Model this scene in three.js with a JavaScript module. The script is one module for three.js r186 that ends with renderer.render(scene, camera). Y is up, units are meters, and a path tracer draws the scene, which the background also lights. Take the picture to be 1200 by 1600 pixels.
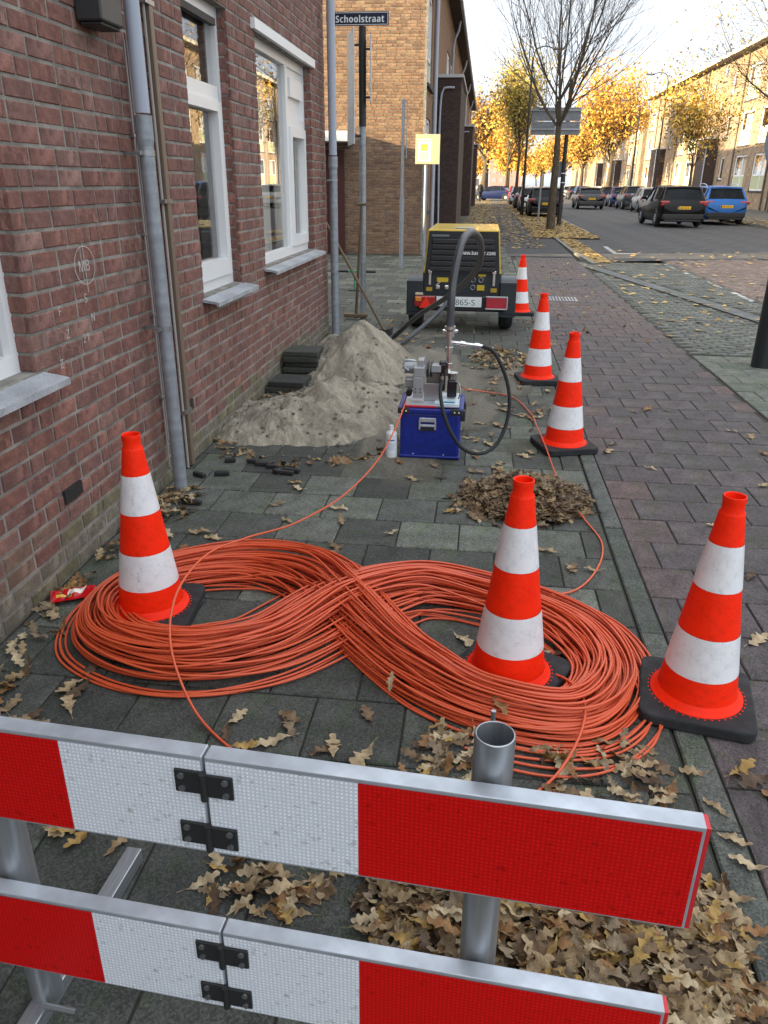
import * as THREE from 'three';
import { mergeGeometries, mergeVertices, toCreasedNormals } from 'three/addons/utils/BufferGeometryUtils.js';
import { RoundedBoxGeometry } from 'three/addons/geometries/RoundedBoxGeometry.js';
import { TextGeometry } from 'three/addons/geometries/TextGeometry.js';
import { FontLoader } from 'three/addons/loaders/FontLoader.js';
import { MarchingCubes } from 'three/addons/objects/MarchingCubes.js';

// ---------- camera, sky, sun, exposure ----------
const scene = new THREE.Scene();
const V = (x, y, z) => new THREE.Vector3(x, y, z);
const F = 1200, EYE = V(0, 1.6, 0);                    // focal length in photo pixels (1200 x 1600)
const PITCH = 23.2 * Math.PI / 180, YAW = -6.793 * Math.PI / 180, ROLL = 0.5 * Math.PI / 180;
const fw = V(Math.sin(YAW) * Math.cos(PITCH), -Math.sin(PITCH), -Math.cos(YAW) * Math.cos(PITCH));
const rt0 = fw.clone().cross(V(0, 1, 0)).normalize(), up0 = rt0.clone().cross(fw);
const rt = rt0.clone().multiplyScalar(Math.cos(ROLL)).addScaledVector(up0, Math.sin(ROLL));
const up = up0.clone().multiplyScalar(Math.cos(ROLL)).addScaledVector(rt0, -Math.sin(ROLL));
const camera = new THREE.PerspectiveCamera(2 * Math.atan(800 / F) * 180 / Math.PI, 0.75, 0.05, 900);
camera.position.copy(EYE);
camera.quaternion.setFromRotationMatrix(new THREE.Matrix4().makeBasis(rt, up, fw.clone().negate()));
const ray = (px, py) => fw.clone().addScaledVector(rt, (px - 600) / F).addScaledVector(up, (800 - py) / F);
const atY = (px, py, y = 0) => { const d = ray(px, py); return EYE.clone().addScaledVector(d, (y - EYE.y) / d.y); };
const atZ = (px, py, z) => { const d = ray(px, py); return EYE.clone().addScaledVector(d, z / d.z); };

const SUNDIR = V(-2.75, 0.64, 1).normalize();         // towards the low afternoon sun, behind the houses on the left
{
  const w = 512, h = 256, a = new Float32Array(w * h * 4);
  for (let j = 0; j < h; j++) for (let i = 0; i < w; i++) {
    const el = ((j + 0.5) / h - 0.5) * Math.PI, az = ((i + 0.5) / w - 0.5) * 2 * Math.PI;
    const d = V(Math.cos(el) * Math.cos(az), Math.sin(el), Math.cos(el) * Math.sin(az));
    const t = Math.max(0, Math.sin(el)), k = Math.pow(t, 0.55), c = Math.max(0, d.dot(SUNDIR));
    const glow = Math.pow(c, 5) * 0.6 + Math.pow(0.5 + 0.5 * d.dot(SUNDIR), 2) * 0.28;
    const hor = [0.245, 0.272, 0.298], zen = [0.40, 0.435, 0.49], o = (j * w + i) * 4;
    for (let q = 0; q < 3; q++) a[o + q] = (el < 0 ? hor[q] * 0.35 : hor[q] + (zen[q] - hor[q]) * k) + glow * [1, 0.95, 0.86][q];
    a[o + 3] = 1;
  }
  const sky = new THREE.DataTexture(a, w, h, THREE.RGBAFormat, THREE.FloatType);
  sky.mapping = THREE.EquirectangularReflectionMapping; sky.magFilter = THREE.LinearFilter; sky.needsUpdate = true;
  scene.background = sky; scene.environment = sky; scene.environmentIntensity = 1;
}
const sun = new THREE.DirectionalLight(new THREE.Color().setRGB(1, 0.79, 0.48), 5);
sun.position.copy(SUNDIR).multiplyScalar(150).add(V(5, 0, -50)); sun.target.position.set(5, 0, -50);
sun.castShadow = true; sun.shadow.mapSize.set(4096, 4096); sun.shadow.radius = 1;
Object.assign(sun.shadow.camera, { left: -120, right: 120, top: 60, bottom: -60, near: 1, far: 400 });
scene.add(sun, sun.target);
const renderer = new THREE.WebGLRenderer({ antialias: true });
renderer.toneMapping = THREE.LinearToneMapping; renderer.toneMappingExposure = 3.9;
renderer.shadowMap.enabled = true;

// ---------- helpers ----------
function rng(s) { let a = s >>> 0; return () => { a = (a + 0x6d2b79f5) | 0; let t = Math.imul(a ^ (a >>> 15), 1 | a); t = (t + Math.imul(t ^ (t >>> 7), 61 | t)) ^ t; return ((t ^ (t >>> 14)) >>> 0) / 4294967296; }; }
const R = rng(7), rr = (a, b, r = R) => a + (b - a) * r(), pick = (l, r = R) => l[Math.floor(r() * l.length)];
const lerp = (a, b, t) => a + (b - a) * t, clamp = (x, a = 0, b = 1) => Math.min(b, Math.max(a, x));
const smooth = (a, b, x) => { const t = clamp((x - a) / (b - a)); return t * t * (3 - 2 * t); };
function hash(x, y, s) { let h = Math.imul(x, 374761393) + Math.imul(y, 668265263) + Math.imul(s, 1442695041); h = Math.imul(h ^ (h >>> 13), 1274126177); h = Math.imul(h ^ (h >>> 15), 2246822519); h = Math.imul(h ^ (h >>> 13), 3266489917); return ((h ^ (h >>> 16)) >>> 0) / 4294967296; }
function vnoise(x, y, per, s) {                         // tileable value noise
  const x0 = Math.floor(x), y0 = Math.floor(y), fx = x - x0, fy = y - y0, m = (a) => ((a % per) + per) % per;
  const u = fx * fx * (3 - 2 * fx), v = fy * fy * (3 - 2 * fy);
  return lerp(lerp(hash(m(x0), m(y0), s), hash(m(x0 + 1), m(y0), s), u), lerp(hash(m(x0), m(y0 + 1), s), hash(m(x0 + 1), m(y0 + 1), s), u), v);
}
function fbm(u, v, per, oct, s) { let a = 0, w = 0.5, t = 0; for (let o = 0; o < oct; o++) { a += w * vnoise(u * per, v * per, per, s + o); t += w; w *= 0.55; per *= 2; } return a / t; }
const noise = (x, y, s = 1) => vnoise(x + 1000, y + 1000, 4096, s);
function tex(n, fn, srgb = true) {
  const a = new Uint8Array(n * n * 4);
  for (let j = 0; j < n; j++) for (let i = 0; i < n; i++) { const c = fn(i / n, j / n), o = (j * n + i) * 4; for (let q = 0; q < 3; q++) a[o + q] = clamp(c.length ? c[q] : c) * 255; a[o + 3] = 255; }
  const t = new THREE.DataTexture(a, n, n, THREE.RGBAFormat); t.wrapS = t.wrapT = THREE.RepeatWrapping; t.magFilter = THREE.LinearFilter; t.minFilter = THREE.LinearMipmapLinearFilter; t.generateMipmaps = true;
  if (srgb) t.colorSpace = THREE.SRGBColorSpace; t.needsUpdate = true; return t;
}
const rep = (t, s) => { const c = t.clone(); c.repeat.set(s, s); c.needsUpdate = true; return c; };  // s = repeats per metre
const lin = (r, g, b) => new THREE.Color().setRGB(r, g, b);
const mat = (c, o = {}) => new THREE.MeshStandardMaterial({ color: Array.isArray(c) ? lin(...c) : c, roughness: 0.85, ...o });
const phys = (c, o = {}) => new THREE.MeshPhysicalMaterial({ color: Array.isArray(c) ? lin(...c) : c, roughness: 0.5, ...o });

const taken = {};
const numbered = (n) => { const k = taken[n] = (taken[n] ?? -1) + 1; return k ? n + '_' + String(k).padStart(3, '0') : n; };
function tag(o, label, category, group) { o.userData = { label, category }; if (group) o.userData.group = group; return o; }
function shad(o) { o.traverse((m) => { if (m.isMesh) { m.castShadow = true; m.receiveShadow = true; } }); return o; }
function thing(name, label, category, pos = [0, 0, 0], turn = 0, group) {
  const g = new THREE.Group(); g.name = numbered(name); g.position.set(...pos); g.rotation.y = turn; scene.add(g); return tag(g, label, category, group);
}
const flatN = (g) => (g.index ? g.toNonIndexed() : g);
function clean(g) { g = flatN(g); for (const k of Object.keys(g.attributes)) if (!['position', 'normal', 'uv', 'color'].includes(k)) g.deleteAttribute(k); if (!g.attributes.uv) g.setAttribute('uv', new THREE.BufferAttribute(new Float32Array(g.attributes.position.count * 2), 2)); return g; }
function join(list) { const c = list.map(clean), col = c.some((g) => g.attributes.color); if (!col) c.forEach((g) => g.deleteAttribute('color')); return c.length === 1 ? c[0] : mergeGeometries(c); }
function part(parent, name, geo, material) { const m = new THREE.Mesh(Array.isArray(geo) ? join(geo) : geo, material); m.name = name; m.castShadow = m.receiveShadow = true; parent.add(m); return m; }
function struct(name, geo, material) { const m = part(scene, numbered(name), geo, material); m.userData.kind = 'structure'; return m; }
const box = (w, h, d, x = 0, y = 0, z = 0) => metreUV(new THREE.BoxGeometry(w, h, d).translate(x, y, z));
const rbox = (w, h, d, x = 0, y = 0, z = 0, r = 0.01, s = 2) => new RoundedBoxGeometry(w, h, d, s, Math.min(r, w / 2.01, h / 2.01, d / 2.01)).translate(x, y, z);
const bb = (x0, x1, y0, y1, z0, z1) => box(Math.abs(x1 - x0), Math.abs(y1 - y0), Math.abs(z1 - z0), (x0 + x1) / 2, (y0 + y1) / 2, (z0 + z1) / 2);
const cyl = (r0, r1, h, x = 0, y = 0, z = 0, n = 20, open = false) => new THREE.CylinderGeometry(r1, r0, h, n, 1, open).translate(x, y + h / 2, z);   // r0 at the bottom
function metreUV(g) {                                    // box-projected uv in metres
  g = flatN(g); const p = g.attributes.position, n = g.attributes.normal, uv = new Float32Array(p.count * 2);
  for (let i = 0; i < p.count; i++) { const ax = Math.abs(n.getX(i)), ay = Math.abs(n.getY(i)), az = Math.abs(n.getZ(i)); const [a, b] = ay >= ax && ay >= az ? [p.getX(i), p.getZ(i)] : ax >= az ? [p.getZ(i), p.getY(i)] : [p.getX(i), p.getY(i)]; uv[2 * i] = a; uv[2 * i + 1] = b; }
  g.setAttribute('uv', new THREE.BufferAttribute(uv, 2)); return g;
}
function rod(a, b, r0, r1 = r0, n = 10) { const d = b.clone().sub(a), g = new THREE.CylinderGeometry(r1, r0, d.length(), n, 1); g.applyQuaternion(new THREE.Quaternion().setFromUnitVectors(V(0, 1, 0), d.clone().normalize())); return g.translate((a.x + b.x) / 2, (a.y + b.y) / 2, (a.z + b.z) / 2); }
const curve = (pts, closed = false) => new THREE.CatmullRomCurve3(pts.map((p) => Array.isArray(p) ? V(...p) : p), closed, 'centripetal');
const tube = (pts, r, seg = 60, n = 8, closed = false) => new THREE.TubeGeometry(curve(pts, closed), seg, r, n, closed);
// a slab with bevelled top edge, top at y = 0, no bottom: the brick, tile and cobble
function slab(w, d, h, ch, du = 0, dv = 0, wob = 0, r = R) {
  const X = w / 2, Z = d / 2, P = [], j = () => (r() - 0.5) * wob;
  const t = [[-X + ch + j(), 0, -Z + ch + j()], [X - ch + j(), 0, -Z + ch + j()], [X - ch + j(), 0, Z - ch + j()], [-X + ch + j(), 0, Z - ch + j()]];
  const m = [[-X, -ch, -Z], [X, -ch, -Z], [X, -ch, Z], [-X, -ch, Z]], b = m.map(([x, , z]) => [x, -h, z]);
  const quad = (a, c, e, f) => P.push(a, e, c, a, f, e);
  quad(t[0], t[1], t[2], t[3]);
  for (let i = 0; i < 4; i++) { const k = (i + 1) % 4; quad(m[i], m[k], t[k], t[i]); quad(b[i], b[k], m[k], m[i]); }
  const g = new THREE.BufferGeometry(), pos = new Float32Array(P.flat()), uv = new Float32Array(P.length * 2);
  P.forEach((p, i) => { uv[2 * i] = p[0] + p[1] + du; uv[2 * i + 1] = p[2] + p[1] + dv; });
  g.setAttribute('position', new THREE.BufferAttribute(pos, 3)); g.setAttribute('uv', new THREE.BufferAttribute(uv, 2)); g.computeVertexNormals(); return g;
}
// pieces that can be told apart: the 300 that show largest become meshes, the rest one merged "stuff" part
const frustum = new THREE.Frustum();
camera.updateMatrixWorld(); camera.updateProjectionMatrix();
frustum.setFromProjectionMatrix(new THREE.Matrix4().multiplyMatrices(camera.projectionMatrix, camera.matrixWorldInverse));
function pieces(parent, name, items, geos, tints, base, limit = 300) {
  const mats = tints.map((c) => { const m = base.clone(); m.color = lin(...c); return m; });
  for (const it of items) { it.p = V(0, 0, 0).setFromMatrixPosition(it.m); it.k = it.p.distanceTo(EYE) + (frustum.containsPoint(it.p) ? 0 : 500); }
  items.sort((a, b) => a.k - b.k);
  items.slice(0, limit).forEach((it) => { const m = part(parent, name, geos[it.g], mats[it.c]); it.m.decompose(m.position, m.quaternion, m.scale); });
  const rest = items.slice(limit); if (!rest.length) return;
  const P = [], N = [], U = [], C = []; const nm = new THREE.Matrix3(), v = V(0, 0, 0);
  for (const it of rest) {
    const g = geos[it.g], p = g.attributes.position, n = g.attributes.normal, u = g.attributes.uv; nm.getNormalMatrix(it.m);
    for (let i = 0; i < p.count; i++) { v.fromBufferAttribute(p, i).applyMatrix4(it.m); P.push(v.x, v.y, v.z); v.fromBufferAttribute(n, i).applyMatrix3(nm).normalize(); N.push(v.x, v.y, v.z); U.push(u.getX(i), u.getY(i)); C.push(...tints[it.c]); }
  }
  const g = new THREE.BufferGeometry();
  for (const [k, a, s] of [['position', P, 3], ['normal', N, 3], ['uv', U, 2], ['color', C, 3]]) g.setAttribute(k, new THREE.BufferAttribute(new Float32Array(a), s));
  const m = base.clone(); m.color = lin(1, 1, 1); m.vertexColors = true;
  part(parent, 'distant_' + name + 's', g, m).userData.kind = 'stuff';
}
const M4 = (x, y, z, rx = 0, ry = 0, rz = 0, sx = 1, sy = 1, sz = 1) => new THREE.Matrix4().compose(V(x, y, z), new THREE.Quaternion().setFromEuler(new THREE.Euler(rx, ry, rz)), V(sx, sy, sz));
function canvas(w, h, draw, opts = {}) { const c = document.createElement('canvas'); c.width = w; c.height = h; draw(c.getContext('2d'), w, h); const t = new THREE.CanvasTexture(c); t.colorSpace = THREE.SRGBColorSpace; t.magFilter = THREE.LinearFilter; Object.assign(t, opts); return t; }

// ---------- textures ----------
const T = {};
T.brick = tex(512, (u, v) => {
  const a = fbm(u, v, 4, 5, 11), b = fbm(u, v, 24, 3, 12), bloom = smooth(0.50, 0.72, fbm(u, v, 6, 4, 13)) * smooth(0.35, 0.65, b);
  const k = 0.74 + 0.26 * (a - 0.5) + 0.22 * (b - 0.5), hole = hash(Math.floor(u * 256), Math.floor(v * 256), 5) > 0.985 ? 0.7 : 1;
  return [0, 1, 2].map((q) => lerp(k * hole * [1, 0.97, 0.95][q], [1.0, 1.0, 1.0][q], bloom * 0.55));
});
T.brickB = tex(256, (u, v) => 0.4 * fbm(u, v, 16, 4, 14) + 0.6 * fbm(u, v, 50, 2, 15), false);
T.conc = tex(512, (u, v) => {
  const a = fbm(u, v, 5, 5, 21), g = hash(Math.floor(u * 512), Math.floor(v * 512), 22), f = fbm(u, v, 90, 2, 23);
  let k = 0.70 + 0.30 * (a - 0.5) + 0.5 * (f - 0.5) + 0.16 * (g - 0.5); if (hash(Math.floor(u * 230), Math.floor(v * 230), 24) > 0.975) k += 0.3; const moss = smooth(0.58, 0.75, fbm(u, v, 7, 4, 25));
  return [k * lerp(1, 0.95, moss), k, k * lerp(0.98, 0.88, moss)];
});
T.concB = tex(256, (u, v) => 0.5 * fbm(u, v, 64, 2, 26) + 0.5 * fbm(u, v, 12, 3, 27), false);
T.fine = tex(256, (u, v) => 0.82 + 0.26 * (fbm(u, v, 8, 5, 31) - 0.5) + 0.16 * (hash(Math.floor(u * 256), Math.floor(v * 256), 32) - 0.5));
T.sand = tex(512, (u, v) => { const k = 0.80 + 0.5 * (fbm(u, v, 6, 6, 41) - 0.5) + 0.28 * (hash(Math.floor(u * 512), Math.floor(v * 512), 42) - 0.5); return [k, k * 0.99, k * 0.97]; });
T.asph = tex(512, (u, v) => { const k = 0.72 + 0.4 * (fbm(u, v, 4, 5, 51) - 0.5) + 0.4 * (hash(Math.floor(u * 512), Math.floor(v * 512), 52) - 0.5); return k; });
T.bark = tex(256, (u, v) => 0.45 + 0.6 * fbm(u * 3 % 1, v, 8, 4, 61) * (0.6 + 0.6 * fbm(u, v, 32, 2, 62)));
T.zinc = tex(256, (u, v) => 0.84 + 0.16 * (fbm(u, v, 10, 3, 71) - 0.5) + 0.2 * (fbm(u, v, 4, 3, 72) - 0.5));
T.wood = tex(256, (u, v) => { const k = 0.7 + 0.5 * (fbm(u, v * 0.1 % 1, 32, 3, 81) - 0.5); return [k, k * 0.96, k * 0.9]; });
T.rubber = tex(256, (u, v) => 0.75 + 0.5 * (fbm(u, v, 8, 5, 91) - 0.5));
T.leaf = tex(128, (u, v) => { const k = 0.85 + 0.45 * (fbm(u, v, 8, 4, 95) - 0.5); return [k, k * 0.97, k * 0.9]; });

T.scuff = tex(256, (u, v) => { const a = fbm(u, v, 5, 5, 111), k = smooth(0.62, 0.78, fbm(u, v, 12, 4, 112)), l = smooth(0.66, 0.72, fbm(u, v, 40, 2, 113)) * smooth(0.5, 0.7, a); const b = 1 - 0.04 * k - 0.07 * l - 0.03 * smooth(0.45, 0.7, a); return [b, b * 0.99, b * 0.975]; });
const M = {
  brick: mat([1, 1, 1], { map: rep(T.brick, 1.7), bumpMap: rep(T.brickB, 4), bumpScale: 0.003, roughness: 0.92 }),
  mortar: mat([0.37, 0.355, 0.325], { map: rep(T.sand, 2), bumpMap: rep(T.concB, 5), bumpScale: 0.003, roughness: 1 }),
  tile: mat([1, 1, 1], { map: rep(T.conc, 2.3), bumpMap: rep(T.concB, 5), bumpScale: 0.0022, roughness: 0.9 }),
  joint: mat([0.045, 0.045, 0.032], { map: rep(T.sand, 1.5), roughness: 1 }),
  asphalt: mat([0.105, 0.105, 0.108], { map: rep(T.asph, 0.9), bumpMap: rep(T.concB, 6), bumpScale: 0.003, roughness: 0.9 }),
  sand: mat([0.50, 0.455, 0.365], { map: rep(T.sand, 2.2), bumpMap: rep(T.concB, 7), bumpScale: 0.012, roughness: 1 }),
  zinc: mat([0.40, 0.44, 0.48], { map: rep(T.zinc, 3), metalness: 0.35, roughness: 0.5 }),
  galv: mat([0.58, 0.61, 0.64], { map: rep(T.zinc, 2), metalness: 0.75, roughness: 0.38 }),
  alu: mat([0.68, 0.73, 0.79], { map: rep(T.zinc, 3), metalness: 0.45, roughness: 0.4 }),
  pvc: mat([0.36, 0.40, 0.47], { roughness: 0.45 }),
  white: mat([0.76, 0.77, 0.77], { roughness: 0.3 }),
  sill: mat([0.54, 0.57, 0.60], { roughness: 0.5, map: rep(T.fine, 1) }),
  black: mat([0.018, 0.018, 0.019], { roughness: 0.6 }), blackGloss: mat([0.012, 0.012, 0.014], { roughness: 0.25 }),
  rubber: mat([0.03, 0.032, 0.034], { map: rep(T.rubber, 3), roughness: 0.8 }),
  glass: phys([1, 1, 1], { transmission: 1, roughness: 0.0, ior: 1.52, thickness: 0, specularIntensity: 1 }),
  chrome: mat([0.75, 0.75, 0.74], { metalness: 1, roughness: 0.25 }), steel: mat([0.5, 0.52, 0.54], { metalness: 0.85, roughness: 0.35, map: rep(T.zinc, 8) }),
  bark: mat([0.16, 0.125, 0.085], { map: rep(T.bark, 1), roughness: 1 }),
};
// ---------- ground ----------
const sheet = (x0, x1, z0, z1, y) => metreUV(new THREE.PlaneGeometry(x1 - x0, z1 - z0).rotateX(-Math.PI / 2).translate((x0 + x1) / 2, y, (z0 + z1) / 2));
function poly(pts, y) { const s = new THREE.Shape(pts.map(([x, z]) => new THREE.Vector2(x, -z))); return metreUV(new THREE.ShapeGeometry(s).rotateX(-Math.PI / 2).translate(0, y, 0)); }
struct('ground', sheet(-300, 400, -600, 80, -0.09), mat([0.11, 0.105, 0.095], { map: rep(T.sand, 0.4), roughness: 1 }));
const WX = -1.72;                                       // face of the brick house on the left
const pavement = struct('pavement', bb(-16, 0.685, -0.07, -0.007, -44, 14), M.joint);
{
  const geos = []; for (let i = 0; i < 8; i++) geos.push(slab(0.294, 0.294, 0.04, 0.004, rr(0, 9), rr(0, 9), 0.003));
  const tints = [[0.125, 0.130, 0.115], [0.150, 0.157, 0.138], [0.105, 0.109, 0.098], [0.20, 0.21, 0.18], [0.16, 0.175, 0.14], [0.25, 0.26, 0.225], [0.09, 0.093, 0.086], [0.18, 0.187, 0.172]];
  const items = [], r = rng(31);
  for (let k = -4; k < 136; k++) {                     // rows across the pavement
    const z = 1.2 - 0.3 * k - 0.15 + (-3.6 - 1.2 + 4.8), z1 = z; if (z1 > 2 || z1 < -40) continue;
    const sidestreet = z < -9.3 && z > -19.3, xl = sidestreet ? -7 : z < -19.3 ? -1.45 : WX + 0.01, xr = 0.68;
    const off = k % 2 ? -0.04 : -0.17;
    let x = off - 30 * 0.3; while (x + 0.3 < xl) x += 0.3;
    for (; x < xr; x += 0.3) {
      const a = Math.max(x, xl), b = Math.min(x + 0.3, xr), w = b - a; if (w < 0.03) continue;
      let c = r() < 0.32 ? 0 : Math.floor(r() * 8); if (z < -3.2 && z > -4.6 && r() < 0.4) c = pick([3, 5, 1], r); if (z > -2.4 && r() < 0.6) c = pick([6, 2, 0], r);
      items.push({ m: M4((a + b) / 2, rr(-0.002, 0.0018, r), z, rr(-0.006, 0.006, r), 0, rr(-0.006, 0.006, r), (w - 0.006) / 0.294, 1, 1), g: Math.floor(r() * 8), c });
    }
  }
  pieces(pavement, 'paving_tile', items, geos, tints, M.tile);
}
const edging = struct('edging_strip', bb(0.685, 0.692, -0.07, -0.02, -19.5, 3), M.joint);   // narrow concrete edging blocks
{
  const geos = [0, 1, 2].map(() => slab(0.088, 0.994, 0.06, 0.006, rr(0, 9), rr(0, 9), 0.002)), items = [], r = rng(37);
  for (let k = 0; k < 22; k++) items.push({ m: M4(0.735, rr(-0.003, 0.003, r), 2.5 - k + 0.33, 0, rr(-0.002, 0.002, r), 0), g: k % 3, c: k % 4 });
  pieces(edging, 'kerb_block', items, geos, [[0.17, 0.185, 0.165], [0.2, 0.21, 0.19], [0.15, 0.165, 0.15], [0.185, 0.195, 0.18]], M.tile);
}
const walk = struct('paver_path', bb(0.693, 2.175, -0.07, -0.008, -19.6, 14), M.joint);
{
  const geos = []; for (let i = 0; i < 8; i++) geos.push(slab(0.274, 0.274, 0.04, 0.004, rr(0, 9), rr(0, 9), 0.003));
  const tints = [[0.165, 0.137, 0.145], [0.175, 0.145, 0.152], [0.15, 0.128, 0.136], [0.158, 0.138, 0.145], [0.185, 0.15, 0.156], [0.225, 0.155, 0.155], [0.2, 0.148, 0.15]], items = [], r = rng(41);
  for (let k = 0; k < 76; k++) {
    const z = 1.5 - 0.28 * k + 0.02 - 0.14; if (z < -19.45) break; const off = k % 2 ? 0.89 : 1.02;
    for (let x = off - 0.84; x < 2.17; x += 0.28) {
      const a = Math.max(x, 0.782), b = Math.min(x + 0.28, 2.17); if (b - a < 0.03) continue; const edge = b - a < 0.27;
      const red = (z > -13.5 && z < -9.2) || z < -15 ? r() < 0.75 : edge && r() < 0.5;
      items.push({ m: M4((a + b) / 2, rr(-0.0015, 0.0015, r), z, rr(-0.004, 0.004, r), 0, rr(-0.004, 0.004, r), (b - a - 0.006) / 0.274, 1, 1), g: Math.floor(r() * 8), c: red ? (z < -9 ? 6 : pick([5, 6], r)) : Math.floor(r() * 5) });
    }
  }
  pieces(walk, 'concrete_paver', items, geos, tints, M.tile);
}
// cobbled strips and corner tiles right of the path
const crossing = struct('cobbled_crossing', bb(2.182, 4.1, -0.07, -0.016, -18.6, -8.25), M.joint);
const diag = (z) => 2.4 + (z + 16.4) * 0.2;            // the flush concrete band runs at a slant
{
  const geos = []; for (let i = 0; i < 6; i++) geos.push(slab(0.19, 0.094, 0.04, 0.012, rr(0, 9), rr(0, 9), 0.012));
  const tints = [[0.21, 0.213, 0.195], [0.24, 0.243, 0.22], [0.185, 0.187, 0.175], [0.27, 0.272, 0.25]], items = [], r = rng(43);
  for (let k = 0; k < 104; k++) { const z = -8.35 - 0.1 * k; if (z < -18.55) break; for (let x = 2.19 + (k % 2) * 0.1; x < 4.05; x += 0.2) { if (Math.abs(x + 0.1 - diag(z) - 0.12) < 0.26) continue; items.push({ m: M4(x + 0.1, rr(-0.006, 0.001, r), z, rr(-0.03, 0.03, r), 0, rr(-0.03, 0.03, r)), g: Math.floor(r() * 6), c: Math.floor(r() * 4) }); } }
  pieces(crossing, 'cobble', items, geos, tints, M.tile);
}
struct('concrete_band', poly([[diag(-18.5) - 0.02, -18.5], [diag(-18.5) + 0.26, -18.5], [diag(-8.3) + 0.26, -8.3], [diag(-8.3) - 0.02, -8.3]], -0.003), mat([0.21, 0.215, 0.22], { map: rep(T.conc, 1.2), roughness: 0.85 }));
const brickRoad = struct('brick_road', bb(4.12, 16, -0.08, -0.021, -20.4, 20), M.joint);
{
  const geos = []; for (let i = 0; i < 6; i++) geos.push(slab(0.203, 0.094, 0.03, 0.006, rr(0, 9), rr(0, 9), 0.006));
  const tints = [[0.30, 0.22, 0.18], [0.33, 0.25, 0.2], [0.26, 0.2, 0.17], [0.35, 0.28, 0.235], [0.28, 0.23, 0.2]], items = [], r = rng(47);
  for (let k = 0; k < 120; k++) { const z = -8 - 0.1 * k; for (let x = 4.16 + (k % 2) * 0.105; x < 9; x += 0.21) { if (z < -18.85 - (x - 2.6) * 0.34) continue; items.push({ m: M4(x + 0.1, rr(-0.014, -0.009, r), z, rr(-0.02, 0.02, r), 0, rr(-0.02, 0.02, r)), g: Math.floor(r() * 6), c: Math.floor(r() * 5) }); } }
  pieces(brickRoad, 'road_brick', items, geos, tints, M.brick);
}
const corner = struct('corner_pavement', bb(2.182, 4.6, -0.07, -0.007, -8.2, 14), M.joint);
{
  const geos = []; for (let i = 0; i < 5; i++) geos.push(slab(0.294, 0.294, 0.04, 0.004, rr(0, 9), rr(0, 9), 0.003)), 0;
  const items = [], r = rng(53); for (let k = 0; k < 26; k++) for (let x = 2.19 - (k % 2) * 0.15; x < 4.5; x += 0.3) { const a = Math.max(x, 2.19); items.push({ m: M4((a + x + 0.3) / 2, rr(-0.002, 0.002, r), -8.05 + 0.3 * k, 0, 0, 0, (x + 0.3 - a - 0.006) / 0.294, 1, 1), g: k % 5, c: Math.floor(r() * 4) }); }
  pieces(corner, 'paving_tile', items, geos, [[0.19, 0.215, 0.18], [0.22, 0.24, 0.2], [0.165, 0.19, 0.16], [0.24, 0.25, 0.22]], M.tile);
}
struct('road', poly([[2.36, -18.5], [2.6, -18.8], [16, -23.4], [11.6, -30], [11.6, -420], [3.75, -420], [3.75, -30.2], [2.36, -26.4]], -0.012), M.asphalt);
struct('asphalt_path', poly([[0.6, -19.6], [2.175, -19.6], [2.24, -26], [1.66, -34], [1.66, -420], [0.6, -420]], 0.002), mat([0.085, 0.085, 0.09], { map: rep(T.asph, 0.8), roughness: 0.9 }));
struct('sidewalk', bb(-1.5, 0.6, -0.08, -0.003, -420, -40), mat([0.16, 0.16, 0.15], { map: rep(T.conc, 0.9), roughness: 0.95 }));
struct('verge', poly([[2.24, -26.2], [3.7, -30.25], [3.7, -420], [1.66, -420], [1.66, -34]], 0.02), mat([0.10, 0.085, 0.06], { map: rep(T.sand, 0.8), roughness: 1 }));
struct('sidewalk', bb(11.75, 18.6, -0.08, 0.09, -420, -15), mat([0.17, 0.165, 0.155], { map: rep(T.conc, 0.9), roughness: 0.95 }));
const kerbM = mat([0.36, 0.355, 0.33], { map: rep(T.conc, 1.1), roughness: 0.9 });
{
  const kerb = struct('kerb', bb(11.58, 11.74, -0.08, 0.1, -420, -30), kerbM);
  const path = [[2.42, -17.9], [2.3, -21.4], [2.3, -26.4], [3.74, -30.3], [3.74, -80]];
  const stones = struct('kerb', join(path.slice(0, 4).map(([x, z], i) => { const [x2, z2] = path[i + 1], l = Math.hypot(x2 - x, z2 - z); return new THREE.BoxGeometry(0.1, 0.14, l - 0.01).rotateY(Math.atan2(x2 - x, z2 - z)).translate((x + x2) / 2, -0.035, (z + z2) / 2); })), kerbM);
}
const paint = mat([0.6, 0.61, 0.6], { map: rep(T.sand, 0.5), roughness: 0.8 });
struct('road_marking', join([poly([[3.30, -21.1], [3.42, -21.1], [3.5, -23.6], [3.38, -23.6]], -0.008), poly([[3.42, -21.1], [3.9, -21.05], [3.9, -21.25], [3.42, -21.3]], -0.008)]), paint);
{ const g = []; for (let k = 0; k < 7; k++) { const z = -18.4 + k * 1.6; g.push(sheet(3.97 + k * 0.03, 4.06 + k * 0.03, z, z + 1.1, -0.004)); } struct('road_marking', join(g), paint); }

// ---------- brick laying ----------
function wallShape(u0, u1, v0, v1, holes, t) {        // extruded wall with openings; u along, v up, thickness t going backwards
  const s = new THREE.Shape([new THREE.Vector2(u0, v0), new THREE.Vector2(u1, v0), new THREE.Vector2(u1, v1), new THREE.Vector2(u0, v1)]);
  for (const [a, b, c, d] of holes) s.holes.push(new THREE.Path([new THREE.Vector2(a, c), new THREE.Vector2(b, c), new THREE.Vector2(b, d), new THREE.Vector2(a, d)]));
  return metreUV(new THREE.ExtrudeGeometry(s, { depth: t, bevelEnabled: false }).translate(0, 0, -t));
}
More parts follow.
